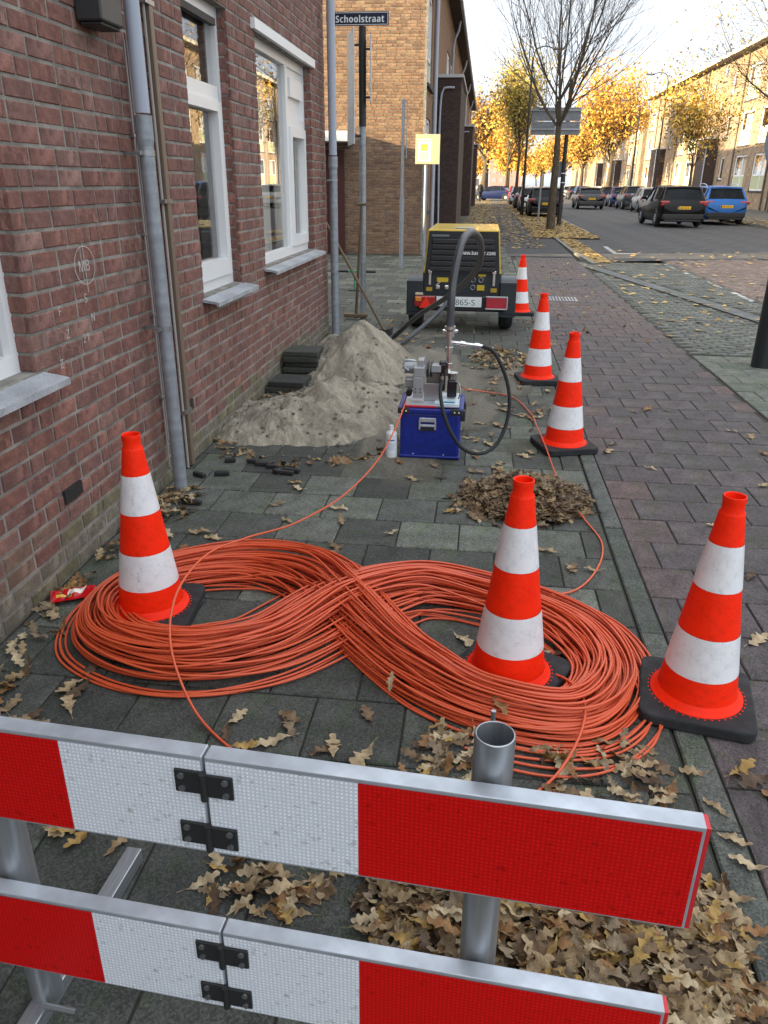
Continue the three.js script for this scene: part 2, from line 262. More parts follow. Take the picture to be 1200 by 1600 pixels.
// bricks of a wall in its own (u, v) frame, face towards +w; place() turns (u, v) into the wall's matrix
function lay(u0, u1, v0, v1, holes, course, L, tintOf, r, nG, joint = 0.011) {
  const out = [], H = course - joint;
  for (let j = 0, v = v0; v + course <= v1 + 1e-6; j++, v += course) {
    let spans = [[u0, u1]];
    for (const [a, b, c, d] of holes) if (v + H > c && v < d) spans = spans.flatMap(([p, q]) => (b <= p || a >= q ? [[p, q]] : [[p, a], [b, q]].filter(([x, y]) => y - x > 0.02)));
    for (const [p, q] of spans) {
      let u = p - (p === u0 ? r() * L * 0.5 : 0.0015), half = j % 2;
      while (u < q - 0.02) {
        const l = r() < 0.22 || half ? L / 2 - joint / 2 : L; half = 0; const a = Math.max(u, p - 0.0015), b = q - (u + l) < joint + 0.02 ? q + 0.0015 : Math.min(u + l, q);
        if (b - a > 0.025) out.push({ u: (a + b) / 2, v: v + H / 2 + 0.001, l: b - a, g: Math.floor(r() * nG), c: tintOf((a + b) / 2, v, r), d: rr(-0.0022, 0.0022, r) });
        u += l + joint;
      }
    }
  }
  return out;
}
// frames for walls: local u -> world axis
const onX = (x, it, L) => new THREE.Matrix4().makeBasis(V(0, 0, -1), V(1, 0, 0), V(0, -1, 0)).setPosition(x + it.d, it.v, -it.u).multiply(new THREE.Matrix4().makeScale(it.l / L, 1, 1));   // faces +X, u = -Z
const onZ = (z, it, L) => new THREE.Matrix4().makeBasis(V(1, 0, 0), V(0, 0, 1), V(0, -1, 0)).setPosition(it.u, it.v, z + it.d).multiply(new THREE.Matrix4().makeScale(it.l / L, 1, 1));   // faces +Z, u = X
const brickGeos = (L, H, n, wob = 0.004) => { const a = []; for (let i = 0; i < n; i++) a.push(slab(L, H, 0.03, 0.0035, rr(0, 9), rr(0, 9), wob)); return a; };

// a window: frame, panes, with the opening (u0..u1, v0..v1) in a wall facing +X at x, u = -Z
function bars(list, t) { return join(list.map(([a, b, c, d, o = 0]) => bb(-t + o, o, c, d, -b, -a))); }

// ---------- the brick house on the left ----------
const house = thing('brick_house', 'red brown brick house with white window frames right beside the pavement', 'house');
{
  const holes = [[1.9, 2.82, 0.9, 2.6], [4.80, 5.63, 0.93, 2.62], [6.28, 8.20, 0.97, 2.6]];   // u = -z
  const full = wallShape(-8, 8.9, -0.1, 3.6, holes, 0.28);
  const w = part(house, 'wall', full.rotateY(Math.PI / 2).translate(WX - 0.004, 0, 0), M.mortar);
  const L = 0.184, H = 0.0615, geos = brickGeos(L, H, 8);
  const tints = [[0.35, 0.17, 0.138], [0.37, 0.182, 0.145], [0.33, 0.162, 0.135], [0.36, 0.195, 0.165], [0.315, 0.168, 0.145], [0.39, 0.23, 0.195], [0.27, 0.25, 0.155], [0.31, 0.285, 0.22], [0.34, 0.23, 0.175]];
  const items = lay(-0.6, 8.89, 0.0, 3.58, holes, 0.075, L, (u, v, r) => { if (v < 0.13) return pick([6, 7, 7], r); if (v < 0.2 && r() < 0.55) return pick([6, 7, 8], r); if (v < 0.3 && r() < 0.25) return 8; return Math.floor(r() * 6); }, rng(61), 8, 0.0135)
    .map((it) => ({ m: onX(WX, it, L), g: it.g, c: it.c }));
  pieces(w, 'brick', items, geos, tints, M.brick);
  // brick reveals of the openings (headers turned into the opening)
  const rv = []; for (const [a, b, c, d] of holes) for (const [u, s] of [[a, 1], [b, -1]]) for (let v = c; v + 0.07 < d; v += 0.075) rv.push({ m: new THREE.Matrix4().makeBasis(V(1, 0, 0), V(0, 0, -s), V(0, s, 0)).setPosition(WX - 0.066, v + 0.034, -u - s * 0.006).multiply(new THREE.Matrix4().makeScale(0.096 / L, 1, 1)), g: Math.floor(R() * 8), c: Math.floor(R() * 5) });
  pieces(w, 'brick', rv, geos, tints, M.brick, 60);
  const upper = part(house, 'upper_wall', [bb(WX - 0.3, WX - 0.004, 3.6, 6.0, -8.9, 8), bb(-9.7, WX - 0.3, 0, 6, -8.9, -8.62), bb(-9.7, -9.4, 0, 6, -8.62, 8), bb(-9.7, WX - 0.3, 0, 6, 7.7, 8)], mat([0.27, 0.12, 0.09], { map: rep(T.brick, 1), roughness: 0.95 }));
  const rf = new THREE.Shape([[-9.95, 5.95], [-1.45, 5.95], [-1.45, 6.1], [-5.7, 8.9], [-9.95, 6.1]].map((p) => new THREE.Vector2(...p)));
  part(house, 'roof', new THREE.ExtrudeGeometry(rf, { depth: 17, bevelEnabled: false }).translate(0, 0, -8.95), mat([0.16, 0.075, 0.055], { map: rep(T.fine, 1) }));
  part(house, 'floor', bb(-9.4, WX - 0.29, -0.05, 0.12, -8.6, 7.7), mat([0.22, 0.16, 0.1])); part(house, 'ceiling', bb(-9.4, WX - 0.29, 2.75, 2.9, -8.6, 7.7), mat([0.6, 0.6, 0.58]));
  part(house, 'partition', [bb(-5.2, -5.05, 0.12, 2.75, -8.6, 7.7), bb(-5.05, WX - 0.3, 0.12, 2.75, -5.95, -5.85), bb(-5.05, WX - 0.3, 0.12, 2.75, -3.6, -3.5)], mat([0.5, 0.49, 0.45]));
  const xr = WX - 0.068;                                // frame face, set back in the reveal
  const win = (name, a, b, c, d, fr, panes, label) => {
    const f = part(house, name, bars(fr.concat([[a, a + 0.045, c, d], [b - 0.045, b, c, d], [a + 0.045, b - 0.045, c, c + 0.07], [a + 0.045, b - 0.045, d - 0.07, d]]), 0.07).translate(xr, 0, 0), M.white);
    if (label) f.userData.label = label;
    for (const [pa, pb, pc, pd] of panes) part(f, 'pane', bb(xr - 0.04, xr - 0.034, pc, pd, -pb, -pa), M.glass);
    const sl = part(f, 'sill', (() => { const s = new THREE.Shape([[-0.1, 0.0], [0.085, -0.028], [0.105, -0.033], [0.105, -0.058], [0.09, -0.058], [0.09, -0.044], [-0.1, -0.02]].map((p) => new THREE.Vector2(...p))); return metreUV(new THREE.ExtrudeGeometry(s, { depth: b - a + 0.09, bevelEnabled: false }).translate(WX, c + 0.005, -b - 0.05)); })(), M.sill);
    return f;
  };
  win('window', 1.9, 2.82, 0.9, 2.6, [[1.945, 2.775, 1.98, 2.05]], [[1.945, 2.775, 0.97, 1.98], [1.945, 2.775, 2.05, 2.53]]);
  // tall window: transom light over an opening casement
  const w1 = win('window', 4.8, 5.63, 0.93, 2.62, [[4.845, 5.555, 2.08, 2.17], [4.845, 4.9, 1.06, 2.08, 0.018], [5.48, 5.555, 1.0, 2.08, 0.018], [4.9, 5.48, 1.0, 1.11, 0.018], [4.9, 5.48, 2.02, 2.08, 0.018]], [[4.845, 5.555, 2.17, 2.55], [4.9, 5.48, 1.11, 2.02]]);
  part(w1, 'window_vent', bb(xr - 0.02, xr + 0.02, 2.51, 2.549, -5.54, -4.86), M.black);
  // wide window: fixed pane and, beyond a mullion, a vent grille over a casement
  const w2 = win('window', 6.28, 8.2, 0.97, 2.6, [[7.45, 7.53, 1.04, 2.53], [7.53, 8.155, 2.06, 2.14], [7.53, 7.6, 1.04, 2.06, 0.018], [8.085, 8.155, 1.04, 2.06, 0.018], [7.6, 8.085, 1.04, 1.13, 0.018], [7.6, 8.085, 1.98, 2.06, 0.018]], [[6.325, 7.45, 1.04, 2.53], [7.6, 8.085, 1.13, 1.98]]);
  part(w2, 'vent_panel', bb(xr - 0.05, xr - 0.02, 2.14, 2.53, -8.155, -7.53), M.white); part(w2, 'vent_grille', bb(xr - 0.02, xr + 0.012, 2.3, 2.45, -8.1, -7.58), M.white);
  part(w2, 'lintel_trim', bb(WX - 0.07, WX + 0.03, 2.602, 2.67, -8.3, -6.2), M.white); part(w1, 'lintel_trim', bb(WX - 0.09, WX - 0.012, 2.622, 2.645, -5.6, -4.8), M.white);
  // light curtains hanging inside
  const cur = (a, b, c, d, x) => { const g = new THREE.PlaneGeometry(b - a, d - c, 60, 1), p = g.attributes.position; for (let i = 0; i < p.count; i++) p.setZ(i, 0.02 * Math.sin((p.getX(i) + 9) * 42)); g.computeVertexNormals(); return g.rotateY(Math.PI / 2).translate(x, (c + d) / 2, -(a + b) / 2); };
  const cm = mat([0.55, 0.53, 0.47], { side: THREE.DoubleSide });
  part(w2, 'curtain', cur(7.1, 7.44, 0.98, 2.55, xr - 0.2), cm); part(w2, 'curtain', cur(7.6, 8.1, 1.0, 2.1, xr - 0.18), cm);
  for (const z of [-4.42, -3.0]) part(house, 'air_grate', bb(WX + 0.001, WX + 0.012, 0.32, 0.38, z, z + 0.15), M.black);
  // chalk marks that someone scratched on the bricks
  const ch = canvas(512, 512, (c) => {
    c.fillStyle = '#000'; c.fillRect(0, 0, 512, 512); c.strokeStyle = '#fff'; c.fillStyle = '#fff'; c.lineWidth = 4; c.beginPath(); c.ellipse(290, 110, 74, 72, 0, 0, 7); c.stroke();
    c.beginPath(); c.moveTo(290, 20); c.lineTo(290, 215); c.stroke(); c.font = '58px sans-serif'; c.fillText('MB', 240, 132); c.font = '48px sans-serif';
    c.fillText('F', 60, 270); c.fillText('S', 250, 250); c.fillText('N', 280, 330); c.fillText('Z', 90, 360); c.fillText('21', 200, 400); c.fillText('Z', 20, 460);
  });
  ch.colorSpace = '';
  const chalk = part(w, 'chalk_marks', new THREE.PlaneGeometry(0.62, 0.56).rotateY(Math.PI / 2).translate(WX + 0.0055, 1.1, -3.27), mat([0.68, 0.64, 0.6], { alphaMap: ch, transparent: true, opacity: 0.55, roughness: 1 }));
}
// meter box on the wall, drainpipes, conduits
{
  const t = thing('wall_box', 'dark grey box fixed high on the red brick wall', 'box', [WX, 2.205, -3.63]);
  part(t, 'case', rbox(0.115, 0.6, 0.21, 0.06, 0.3, 0, 0.01), mat([0.03, 0.032, 0.036], { roughness: 0.45 })); part(t, 'base_plate', rbox(0.09, 0.012, 0.18, 0.06, -0.007, 0, 0.004), M.black);
}
function drain(name, label, z, x, r, yTop, joinY, clampY) {
  const t = thing(name, label, 'pipe', [x, 0, z], 0, 'drainpipes down the house wall');
  part(t, 'lower_pipe', metreUV(cyl(r, r, joinY, 0, 0, 0, 24)), M.zinc);
  part(t, 'socket', [cyl(r * 1.02, r * 1.15, 0.03, 0, joinY - 0.03, 0, 24), cyl(r * 1.15, r * 1.15, 0.1, 0, joinY, 0, 24)].map(metreUV), M.zinc);
  part(t, 'upper_pipe', cyl(r * 0.97, r * 0.97, yTop - joinY - 0.11, 0, joinY + 0.11, 0, 24), M.pvc);
  for (const y of clampY) { const c = part(t, 'clamp', [new THREE.CylinderGeometry(r * 1.1, r * 1.1, 0.024, 24).translate(0, y, 0), box(0.03, 0.02, 0.05, -r * 0.4, y, r + 0.02)], M.steel); part(c, 'bracket', box(WX * -1 + x - r + 0.002 > 0 ? x - WX : 0.05, 0.016, 0.02, -(x - WX) / 2, y, 0), M.steel); }
}
drain('drainpipe', 'grey blue drainpipe with a zinc lower half beside the tall narrow window', -3.87, -1.615, 0.036, 3.4, 1.78, [1.72, 0.9]);
drain('drainpipe', 'grey drainpipe at the far corner of the brick house', -8.72, -1.61, 0.043, 6, 1.75, [1.62, 0.7]);
{
  const t = thing('wall_conduit', 'thin brown metal conduit running up the wall right of the drainpipe', 'conduit', [WX + 0.022, 0, -4.26]);
  part(t, 'cover', rbox(0.04, 3.5, 0.045, 0, 1.76, 0, 0.006), mat([0.2, 0.15, 0.11], { roughness: 0.5, metalness: 0.3 })); part(t, 'cable', cyl(0.008, 0.008, 3.5, 0.0, 0.005, 0.05, 8), mat([0.35, 0.33, 0.3]));
  for (const y of [0.35, 1.5, 2.4]) part(t, 'saddle', box(0.05, 0.02, 0.11, -0.001, y, 0.02), M.steel);
  const u = thing('wall_cable', 'thin grey cable clipped to the brick wall left of the drainpipe', 'cable', [WX + 0.014, 0, -3.985]);
  part(u, 'cable', tube([[0, 0.25, 0.01], [0, 0.8, 0], [0.002, 1.5, 0.006], [0, 2.2, 0]], 0.007, 40, 6), mat([0.3, 0.26, 0.24])); part(u, 'second_cable', tube([[0, 0.1, 0.03], [0, 0.9, 0.026], [0, 2.2, 0.03]], 0.005, 30, 6), mat([0.36, 0.33, 0.32]));
  for (const y of [0.5, 0.95, 1.35, 1.8]) part(u, 'clip', box(0.02, 0.012, 0.05, -0.004, y, 0.014), M.steel);
}
// houses that close off the side street, out of view, and shade it
{
  const wm = mat([0.3, 0.17, 0.11], { map: rep(T.brick, 1) }), rm = mat([0.15, 0.08, 0.06]);
  const blk = (label, x0, x1, z0, z1, h) => { const t = thing('side_street_house', label, 'house'); part(t, 'wall', bb(x0, x1, 0, h, z0, z1), wm); part(t, 'roof', bb(x0 - 0.2, x1 + 0.2, h + 0.001, h + 0.25, z0 - 0.2, z1 + 0.2), rm); };
  blk('brick house in the side street behind the near corner house', -25.5, -9.75, -8.9, 6, 8.5);
  blk('brick house closing off the end of the side street', -40, -30, -40, -8.9, 8.45); blk('brick house at the end of the side street beside a narrow alley', -40, -30, -7.3, 30, 7.7);
}
// ---------- tan brick terrace beyond the side street ----------
{
  const t = thing('brick_terrace', 'long tan brick terrace with a sunlit gable and dark brick entrance bays', 'building'), GX = -1.5, GZ = -19.6, EV = 7.0, END = -69;
  const tanT = [[0.37, 0.235, 0.145], [0.42, 0.27, 0.165], [0.32, 0.205, 0.13], [0.39, 0.24, 0.145], [0.29, 0.18, 0.12], [0.44, 0.3, 0.185]];
  const gs = new THREE.Shape([[-11, -0.1], [GX, -0.1], [GX, EV], [-6, 9.8], [-11, 7]].map((p) => new THREE.Vector2(...p)));
  const g = part(t, 'gable_wall', metreUV(new THREE.ExtrudeGeometry(gs, { depth: 0.3, bevelEnabled: false }).translate(0, 0, GZ - 0.308)), M.mortar);
  const L = 0.21, geos = brickGeos(L, 0.0515, 6);
  pieces(g, 'brick', lay(-4.2, GX - 0.002, 0, 5.7, [], 0.0625, L, (u, v, r) => Math.floor(r() * 6), rng(71), 6, 0.01).map((it) => ({ m: onZ(GZ, it, L), g: it.g, c: it.c })), geos, tanT, M.brick);
  // street front
  const holes = [], wins = [];
  for (let k = 0; k < 3; k++) for (const [a, b] of [[0.1, 2.1], [9.2, 11.2], [12.0, 14.0], [17.6, 19.4]]) for (const [c, d] of [[0.95, 3.05], [3.72, 5.6]]) { const u = 19.65 + k * 20 + a; if (u + b - a > 68.5) continue; holes.push([u, u + b - a, c, d]); wins.push([u, u + b - a, c, d]); }
  part(t, 'street_wall', wallShape(19.92, -END, -0.1, EV, holes.map(([a, b, c, d]) => [Math.max(a, 19.97), b, c, d]), 0.3).rotateY(Math.PI / 2).translate(GX, 0, 0), mat([0.37, 0.235, 0.145], { map: rep(T.brick, 1.2), bumpMap: rep(T.brickB, 5), bumpScale: 0.004, roughness: 0.95 }));
  part(t, 'corner_trim', bb(GX - 0.01, GX + 0.05, 0, EV - 0.1, GZ - 0.06, GZ + 0.03), mat([0.42, 0.40, 0.38], { map: rep(T.conc, 1) }));
  part(t, 'inner_wall', bb(-10.9, -2.6, 0, EV, END, GZ - 0.31), mat([0.12, 0.1, 0.09]));
  for (const [a, b, c, d] of wins) {
    const a1 = Math.max(a, 19.97), x = GX - 0.03, sp = d > 4 ? c + 0.55 : c;
    const w = part(t, 'window', bars([[a1, a1 + 0.08, c, d], [b - 0.08, b, c, d], [a1, b, c, c + 0.08], [a1, b, d - 0.08, d], [a1, b, sp, sp + 0.07], [(a1 + b) / 2 - 0.04, (a1 + b) / 2 + 0.04, sp, d]].map((q) => [q[0], q[1], q[2], q[3]]), 0.07).translate(x, 0, 0), M.white);
    part(w, 'pane', bb(x - 0.04, x - 0.035, sp, d - 0.05, -b + 0.05, -a1 - 0.05), M.glass); if (sp > c) part(w, 'spandrel', bb(x - 0.045, x - 0.03, c + 0.05, sp, -b + 0.05, -a1 - 0.05), mat([0.45, 0.48, 0.42]));
    part(w, 'sill', bb(GX - 0.05, GX + 0.07, c - 0.07, c - 0.003, -b - 0.04, -a1 + 0.04), mat([0.04, 0.04, 0.042]));
  }
  for (let k = 0; k < 3; k++) {
    const z0 = -24.4 - k * 20, bay = part(t, 'entrance_bay', [bb(GX + 0.002, -0.84, 0, 4.3, z0 - 4.6, z0)], mat([0.10, 0.07, 0.062], { map: rep(T.brick, 1.2) }));
    if (k === 0) { const gg = brickGeos(0.21, 0.0515, 5); pieces(bay, 'brick', lay(GX + 0.005, -0.842, 0, 4.28, [], 0.0625, 0.21, (u, v, r) => Math.floor(r() * 3), rng(77), 5, 0.01).map((it) => ({ m: onZ(z0 + 0.008, it, 0.21), g: it.g, c: it.c })), gg, [[0.105, 0.072, 0.065], [0.09, 0.062, 0.056], [0.12, 0.082, 0.072]], M.brick, 300); }
    part(bay, 'cap', bb(GX + 0.004, -0.78, 4.302, 4.38, z0 - 4.7, z0 + 0.06), mat([0.45, 0.46, 0.46]));
    part(bay, 'rain_pipe', tube([[-1.02, 4.05, z0 + 0.05], [-1.3, 4.05, z0 + 0.05], [-1.36, 3.98, z0 + 0.05], [-1.36, 0, z0 + 0.05]], 0.03, 30, 8), M.pvc);
  }
  for (let k = 0; k < 5; k++) { const z = -22.4 - k * 9.4; part(t, 'downpipe', tube([[GX + 0.07, 0, z], [GX + 0.07, 5.8, z], [GX + 0.08, 6.2, z], [-1.22, 6.72, z], [-1.22, 6.86, z]], k ? 0.04 : 0.055, 24, 8), M.pvc); }
  part(t, 'eaves', bb(GX - 0.3, -1.14, 6.9, 7.02, END, GZ + 0.15), mat([0.10, 0.075, 0.06], { map: rep(T.wood, 1) })); part(t, 'gutter', bb(-1.14, -1.06, 6.9, 7.06, END, GZ + 0.15), M.sill);
  const rf = new THREE.Shape([[-1.1, 7.03], [-1.15, 7.15], [-6, 9.95], [-11.3, 7.1], [-11.3, 7.0], [-6, 9.8], [-1.6, 7.03]].map((p) => new THREE.Vector2(...p)));
  part(t, 'roof', new THREE.ExtrudeGeometry(rf, { depth: -END + GZ + 0.1, bevelEnabled: false }).translate(0, 0, END), mat([0.13, 0.065, 0.05]));
  const pz = GZ + 0.5; // little side entrance with a white edged flat roof
  const porch = part(t, 'porch', [bb(-8, -4.0, 0, 2.45, GZ + 0.002, pz)], mat([0.36, 0.22, 0.12], { map: rep(T.brick, 1.2) })); part(porch, 'porch_roof', bb(-8, -3.15, 2.452, 2.66, GZ + 0.002, pz + 0.25), M.white);
  part(porch, 'door', bb(-3.98, -3.35, 0, 2.3, GZ + 0.01, GZ + 0.06), mat([0.07, 0.02, 0.018], { roughness: 0.5 }));
}
// ---------- apartment block across the road ----------
function apartments(label, z1, z0, FX, HT, seed, detail) {
  const t = thing('apartment_block', label, 'building', [0, 0, 0], 0, undefined), holes = [], wins = [], r = rng(seed);
  const mods = []; for (let m = -3; m < 5; m++) mods.push(-72 - m * 20.5);
  for (const m of mods) {
    for (const [a, b, big] of [[1.2, 2.25, 0], [5.2, 8.1, 1], [9.7, 12.6, 1]]) for (const [c, d] of [[1.3, 3.7], [4.35, 6.65], [7.35, 9.65]]) if (m + b < z1 - 0.5 && m + a > z0 + 0.5) wins.push([m + a, m + b, big ? c : c + 0.75, d, big]);
    if (m < z1 - 0.5 && m - 5 > z0 + 0.5) for (const y of [5.5, 8.1]) wins.push([m - 4.4, m - 3.3, y, y + 1.4, 0], [m - 1.6, m - 0.5, y + 1.2, y + 2.4, 0]);
  }
  const wm = mat([0.52, 0.40, 0.27], { map: rep(T.brick, 0.5), roughness: 0.95 });
  const s = new THREE.Shape([[z0, -0.1], [z1, -0.1], [z1, HT], [z0, HT]].map((p) => new THREE.Vector2(...p)));
  for (const [p, q, c, d] of wins) s.holes.push(new THREE.Path([[p, c], [q, c], [q, d], [p, d]].map((v) => new THREE.Vector2(...v))));
  part(t, 'street_wall', metreUV(new THREE.ExtrudeGeometry(s, { depth: 0.3, bevelEnabled: false }).rotateY(-Math.PI / 2).translate(FX + 0.3, 0, 0)), wm);
  part(t, 'side_walls', [bb(FX + 0.31, FX + 9, 0, HT, z1 - 0.3, z1), bb(FX + 0.31, FX + 9, 0, HT, z0, z0 + 0.3), bb(FX + 8.7, FX + 9, 0, HT, z0 + 0.3, z1 - 0.3)], wm);
  part(t, 'rooms', bb(FX + 1.6, FX + 1.7, 0.1, HT - 0.1, z0 + 0.4, z1 - 0.4), mat([0.28, 0.26, 0.23]));
  part(t, 'floors', [0.3, 4.0, 7.0, 10.0].map((y) => bb(FX + 0.31, FX + 8.6, y - 0.1, y, z0 + 0.35, z1 - 0.35)), mat([0.3, 0.28, 0.25]));
  const green = mat([0.42, 0.44, 0.27], { roughness: 0.5 }), cm = mat([0.6, 0.58, 0.53]);
  for (const [p, q, c, d, big] of wins) {
    const sp = big ? c + 1.0 : c, x = FX + 0.06, B = (a, b, e, f) => bb(x, x + 0.07, e, f, a, b), mid = p + (q - p) * 0.62;
    const w = part(t, 'window', join([B(p, p + 0.09, c, d), B(q - 0.09, q, c, d), B(p, q, c, c + 0.09), B(p, q, d - 0.12, d)].concat(big ? [B(p, q, sp - 0.05, sp + 0.05), B(mid - 0.05, mid + 0.05, c, d)] : [])), M.white);
    part(w, 'pane', bb(x + 0.03, x + 0.035, sp, d - 0.1, p + 0.05, q - 0.05), M.glass); if (big) part(w, 'spandrel', bb(x + 0.025, x + 0.04, c + 0.05, sp - 0.04, p + 0.05, q - 0.05), green);
    part(w, 'sill', bb(FX - 0.06, x - 0.001, c - 0.1, c - 0.003, p - 0.05, q + 0.05), mat([0.06, 0.06, 0.06]));
    if (r() < 0.7) part(w, 'curtain', bb(x + 0.25, x + 0.27, sp + 0.02, d - 0.1, p + 0.1, r() < 0.5 ? q - 0.1 : mid), cm);
  }
  for (const m of mods) { if (m > z1 - 1 || m - 5 < z0 + 1) continue;
    const b = part(t, 'entrance_bay', bb(FX - 0.9, FX - 0.003, 0, 5.1, m - 3.2, m), mat([0.10, 0.07, 0.062], { map: rep(T.brick, 1) })); part(b, 'cap', bb(FX - 1.0, FX - 0.004, 5.102, 5.22, m - 5.2, m + 0.1), M.white);
    const d = part(t, 'entrance', [bb(FX - 0.09, FX - 0.004, 0.1, 5.05, m - 5, m - 3.25)], mat([0.03, 0.03, 0.03])); part(d, 'door', bb(FX - 0.12, FX - 0.091, 0.1, 2.2, m - 4.8, m - 3.8), mat([0.05, 0.045, 0.04])); part(d, 'door_frame', [bb(FX - 0.14, FX - 0.121, 0.1, 2.3, m - 4.87, m - 4.8), bb(FX - 0.14, FX - 0.121, 2.23, 2.33, m - 4.8, m - 3.5), bb(FX - 0.14, FX - 0.121, 2.55, 3.4, m - 4.7, m - 3.5)], M.white);
    part(t, 'bay_pipe', cyl(0.05, 0.05, 5, FX - 0.95, 0, m + 0.07, 8), M.pvc); part(t, 'downpipe', cyl(0.055, 0.055, HT - 0.1, FX - 0.07, 0, m + 4.7, 8), mat([0.15, 0.12, 0.1])); part(t, 'downpipe', cyl(0.055, 0.055, HT - 0.1, FX - 0.07, 0, m + 13.1, 8), mat([0.12, 0.11, 0.1])); part(t, 'downpipe', cyl(0.055, 0.055, HT - 0.1, FX - 0.07, 0, m - 6.2, 8), mat([0.12, 0.11, 0.1]));
  }
  part(t, 'roof', bb(FX - 0.7, FX + 9.4, HT + 0.002, HT + 0.22, z0 - 0.6, z1 + 0.6), mat([0.2, 0.16, 0.13])); part(t, 'fascia', bb(FX - 0.76, FX - 0.701, HT - 0.02, HT + 0.24, z0 - 0.6, z1 + 0.6), mat([0.5, 0.48, 0.43]));
  return t;
}
apartments('three storey brick apartment block with pale green window panels across the road', -22, -104.3, 18.6, 10.7, 5);
apartments('further brick apartment block beyond the first one across the road', -118, -210, 20.5, 10.2, 6);
{
  const t = thing('tower_block', 'distant pink and red high rise at the end of the street', 'building', [7, 0, -330]);
  part(t, 'wall', bb(-6, 6, 0, 24, -6, 6), mat([0.5, 0.24, 0.2])); for (let k = 0; k < 7; k++) for (let j = 0; j < 4; j++) part(t, 'window', bb(-5 + j * 2.8, -3.4 + j * 2.8, 2 + k * 3, 3.6 + k * 3, 6.002, 6.06), mat([0.3, 0.3, 0.32], { roughness: 0.2 }));
  const u = thing('end_building', 'low pale building closing the far end of the street', 'building', [-8, 0, -260]); part(u, 'wall', bb(-14, 8, 0, 7, -8, 0), mat([0.5, 0.45, 0.38])); part(u, 'roof', bb(-14.4, 8.4, 7.001, 7.5, -8.4, 0.4), mat([0.2, 0.12, 0.1])); for (let k = 0; k < 6; k++) part(u, 'window', bb(-12 + k * 3.2, -10.4 + k * 3.2, 1, 3, 0.002, 0.05), mat([0.1, 0.1, 0.12], { roughness: 0.2 }));
}
// ---------- trees ----------
const UPV = V(0, 1, 0);
function limb(out, a, b, r0, r1, n) { out.push(rod(a, b, r0, r1, n)); }
function growTree(o) {
  const r = rng(o.seed), wood = [], tips = [];
  const branch = (p, d, len, rad, lvl) => {
    let q = p.clone(), dir = d.clone(); const n = lvl === 0 ? 5 : lvl < 3 ? 4 : 3;
    for (let i = 0; i < n; i++) {
      const nd = dir.clone().add(V(rr(-1, 1, r), rr(-0.6, 0.8, r), rr(-1, 1, r)).multiplyScalar(lvl ? o.wob : 0.06)).addScaledVector(UPV, o.up * (lvl ? 1 : 0)).normalize();
      const e = q.clone().addScaledVector(nd, len / n), r0 = rad * (1 - 0.55 * i / n), r1 = rad * (1 - 0.55 * (i + 1) / n);
      limb(wood, q, e, r0, r1, lvl === 0 ? 12 : lvl < 2 ? 7 : 4); 
      if (lvl < o.levels && (lvl > 0 || i >= n - 2)) { const kids = lvl === 0 ? o.forks : lvl === 1 ? 2 : r() < 0.8 ? 2 : 1;
        for (let k = 0; k < kids; k++) { const ax = V(rr(-1, 1, r), rr(-0.3, 0.3, r), rr(-1, 1, r)).normalize(), cd = nd.clone().applyAxisAngle(ax.cross(nd).normalize(), rr(o.spread * 0.6, o.spread * 1.3, r)); branch(e, cd, len * rr(0.5, 0.75, r) * (lvl === 0 ? o.first : 1), r1 * rr(0.42, 0.6, r) * (o.thin ?? 1), lvl + 1); } }
      if (lvl >= o.levels - 1) tips.push(e);
      q = e; dir = nd;
    }
    if (lvl && lvl < o.levels) branch(q, dir, len * 0.7, rad * 0.42, lvl + 1);
  };
  branch(V(0, -0.05, 0), V(o.lean || 0, 1, 0).normalize(), o.trunk, o.rad, 0);
  const t = thing(o.name || 'street_tree', o.label, 'tree', [o.x, 0, o.z], 0, 'trees along the street');
  part(t, 'trunk', join(wood.slice(0, 5)), M.bark); part(t, 'branches', join(wood.slice(5)), M.bark);
  if (o.leaves) {
    const P = [], C = [], N = [], U = [];
    for (let i = 0; i < o.leaves; i++) {
      const p = pick(tips, r).clone(); if (p.y > (o.maxLeafY ?? 99)) continue; p.add(V(rr(-1, 1, r), rr(-1, 1, r), rr(-1, 1, r)).multiplyScalar(o.fluff));
      const s = o.leafSize * rr(0.6, 1.3, r), a = V(rr(-1, 1, r), rr(-1, 1, r), rr(-1, 1, r)).normalize(), b = V(rr(-1, 1, r), rr(-1, 1, r), rr(-1, 1, r)).cross(a).normalize(), n = a.clone().cross(b);
      const c = o.colors[Math.floor(r() * o.colors.length)], k = rr(0.75, 1.2, r);
      const q = [p.clone().addScaledVector(a, -s), p.clone().addScaledVector(b, s * 0.5).addScaledVector(n, s * 0.15), p.clone().addScaledVector(a, s), p.clone().addScaledVector(b, -s * 0.5).addScaledVector(n, s * 0.15)];
      for (const i3 of [0, 1, 2, 0, 2, 3]) { P.push(q[i3].x, q[i3].y, q[i3].z); N.push(-n.x, -n.y, -n.z); U.push(i3 % 2, i3 > 1 ? 1 : 0); C.push(c[0] * k, c[1] * k, c[2] * k); }
    }
    const g = new THREE.BufferGeometry(); for (const [k, a, s] of [['position', P, 3], ['normal', N, 3], ['uv', U, 2], ['color', C, 3]]) g.setAttribute(k, new THREE.BufferAttribute(new Float32Array(a), s));
    part(t, 'crown', g, M.treeLeaf);
  }
  return t;
}
M.treeLeaf = mat([1, 1, 1], { vertexColors: true, roughness: 0.9, side: THREE.DoubleSide });
const GOLD = [[0.70, 0.40, 0.06], [0.62, 0.32, 0.045], [0.75, 0.48, 0.09], [0.5, 0.25, 0.04]], OLIVE = [[0.38, 0.29, 0.05], [0.3, 0.25, 0.055], [0.5, 0.34, 0.05], [0.2, 0.19, 0.05]], BROWN = [[0.36, 0.2, 0.055], [0.26, 0.15, 0.05]];
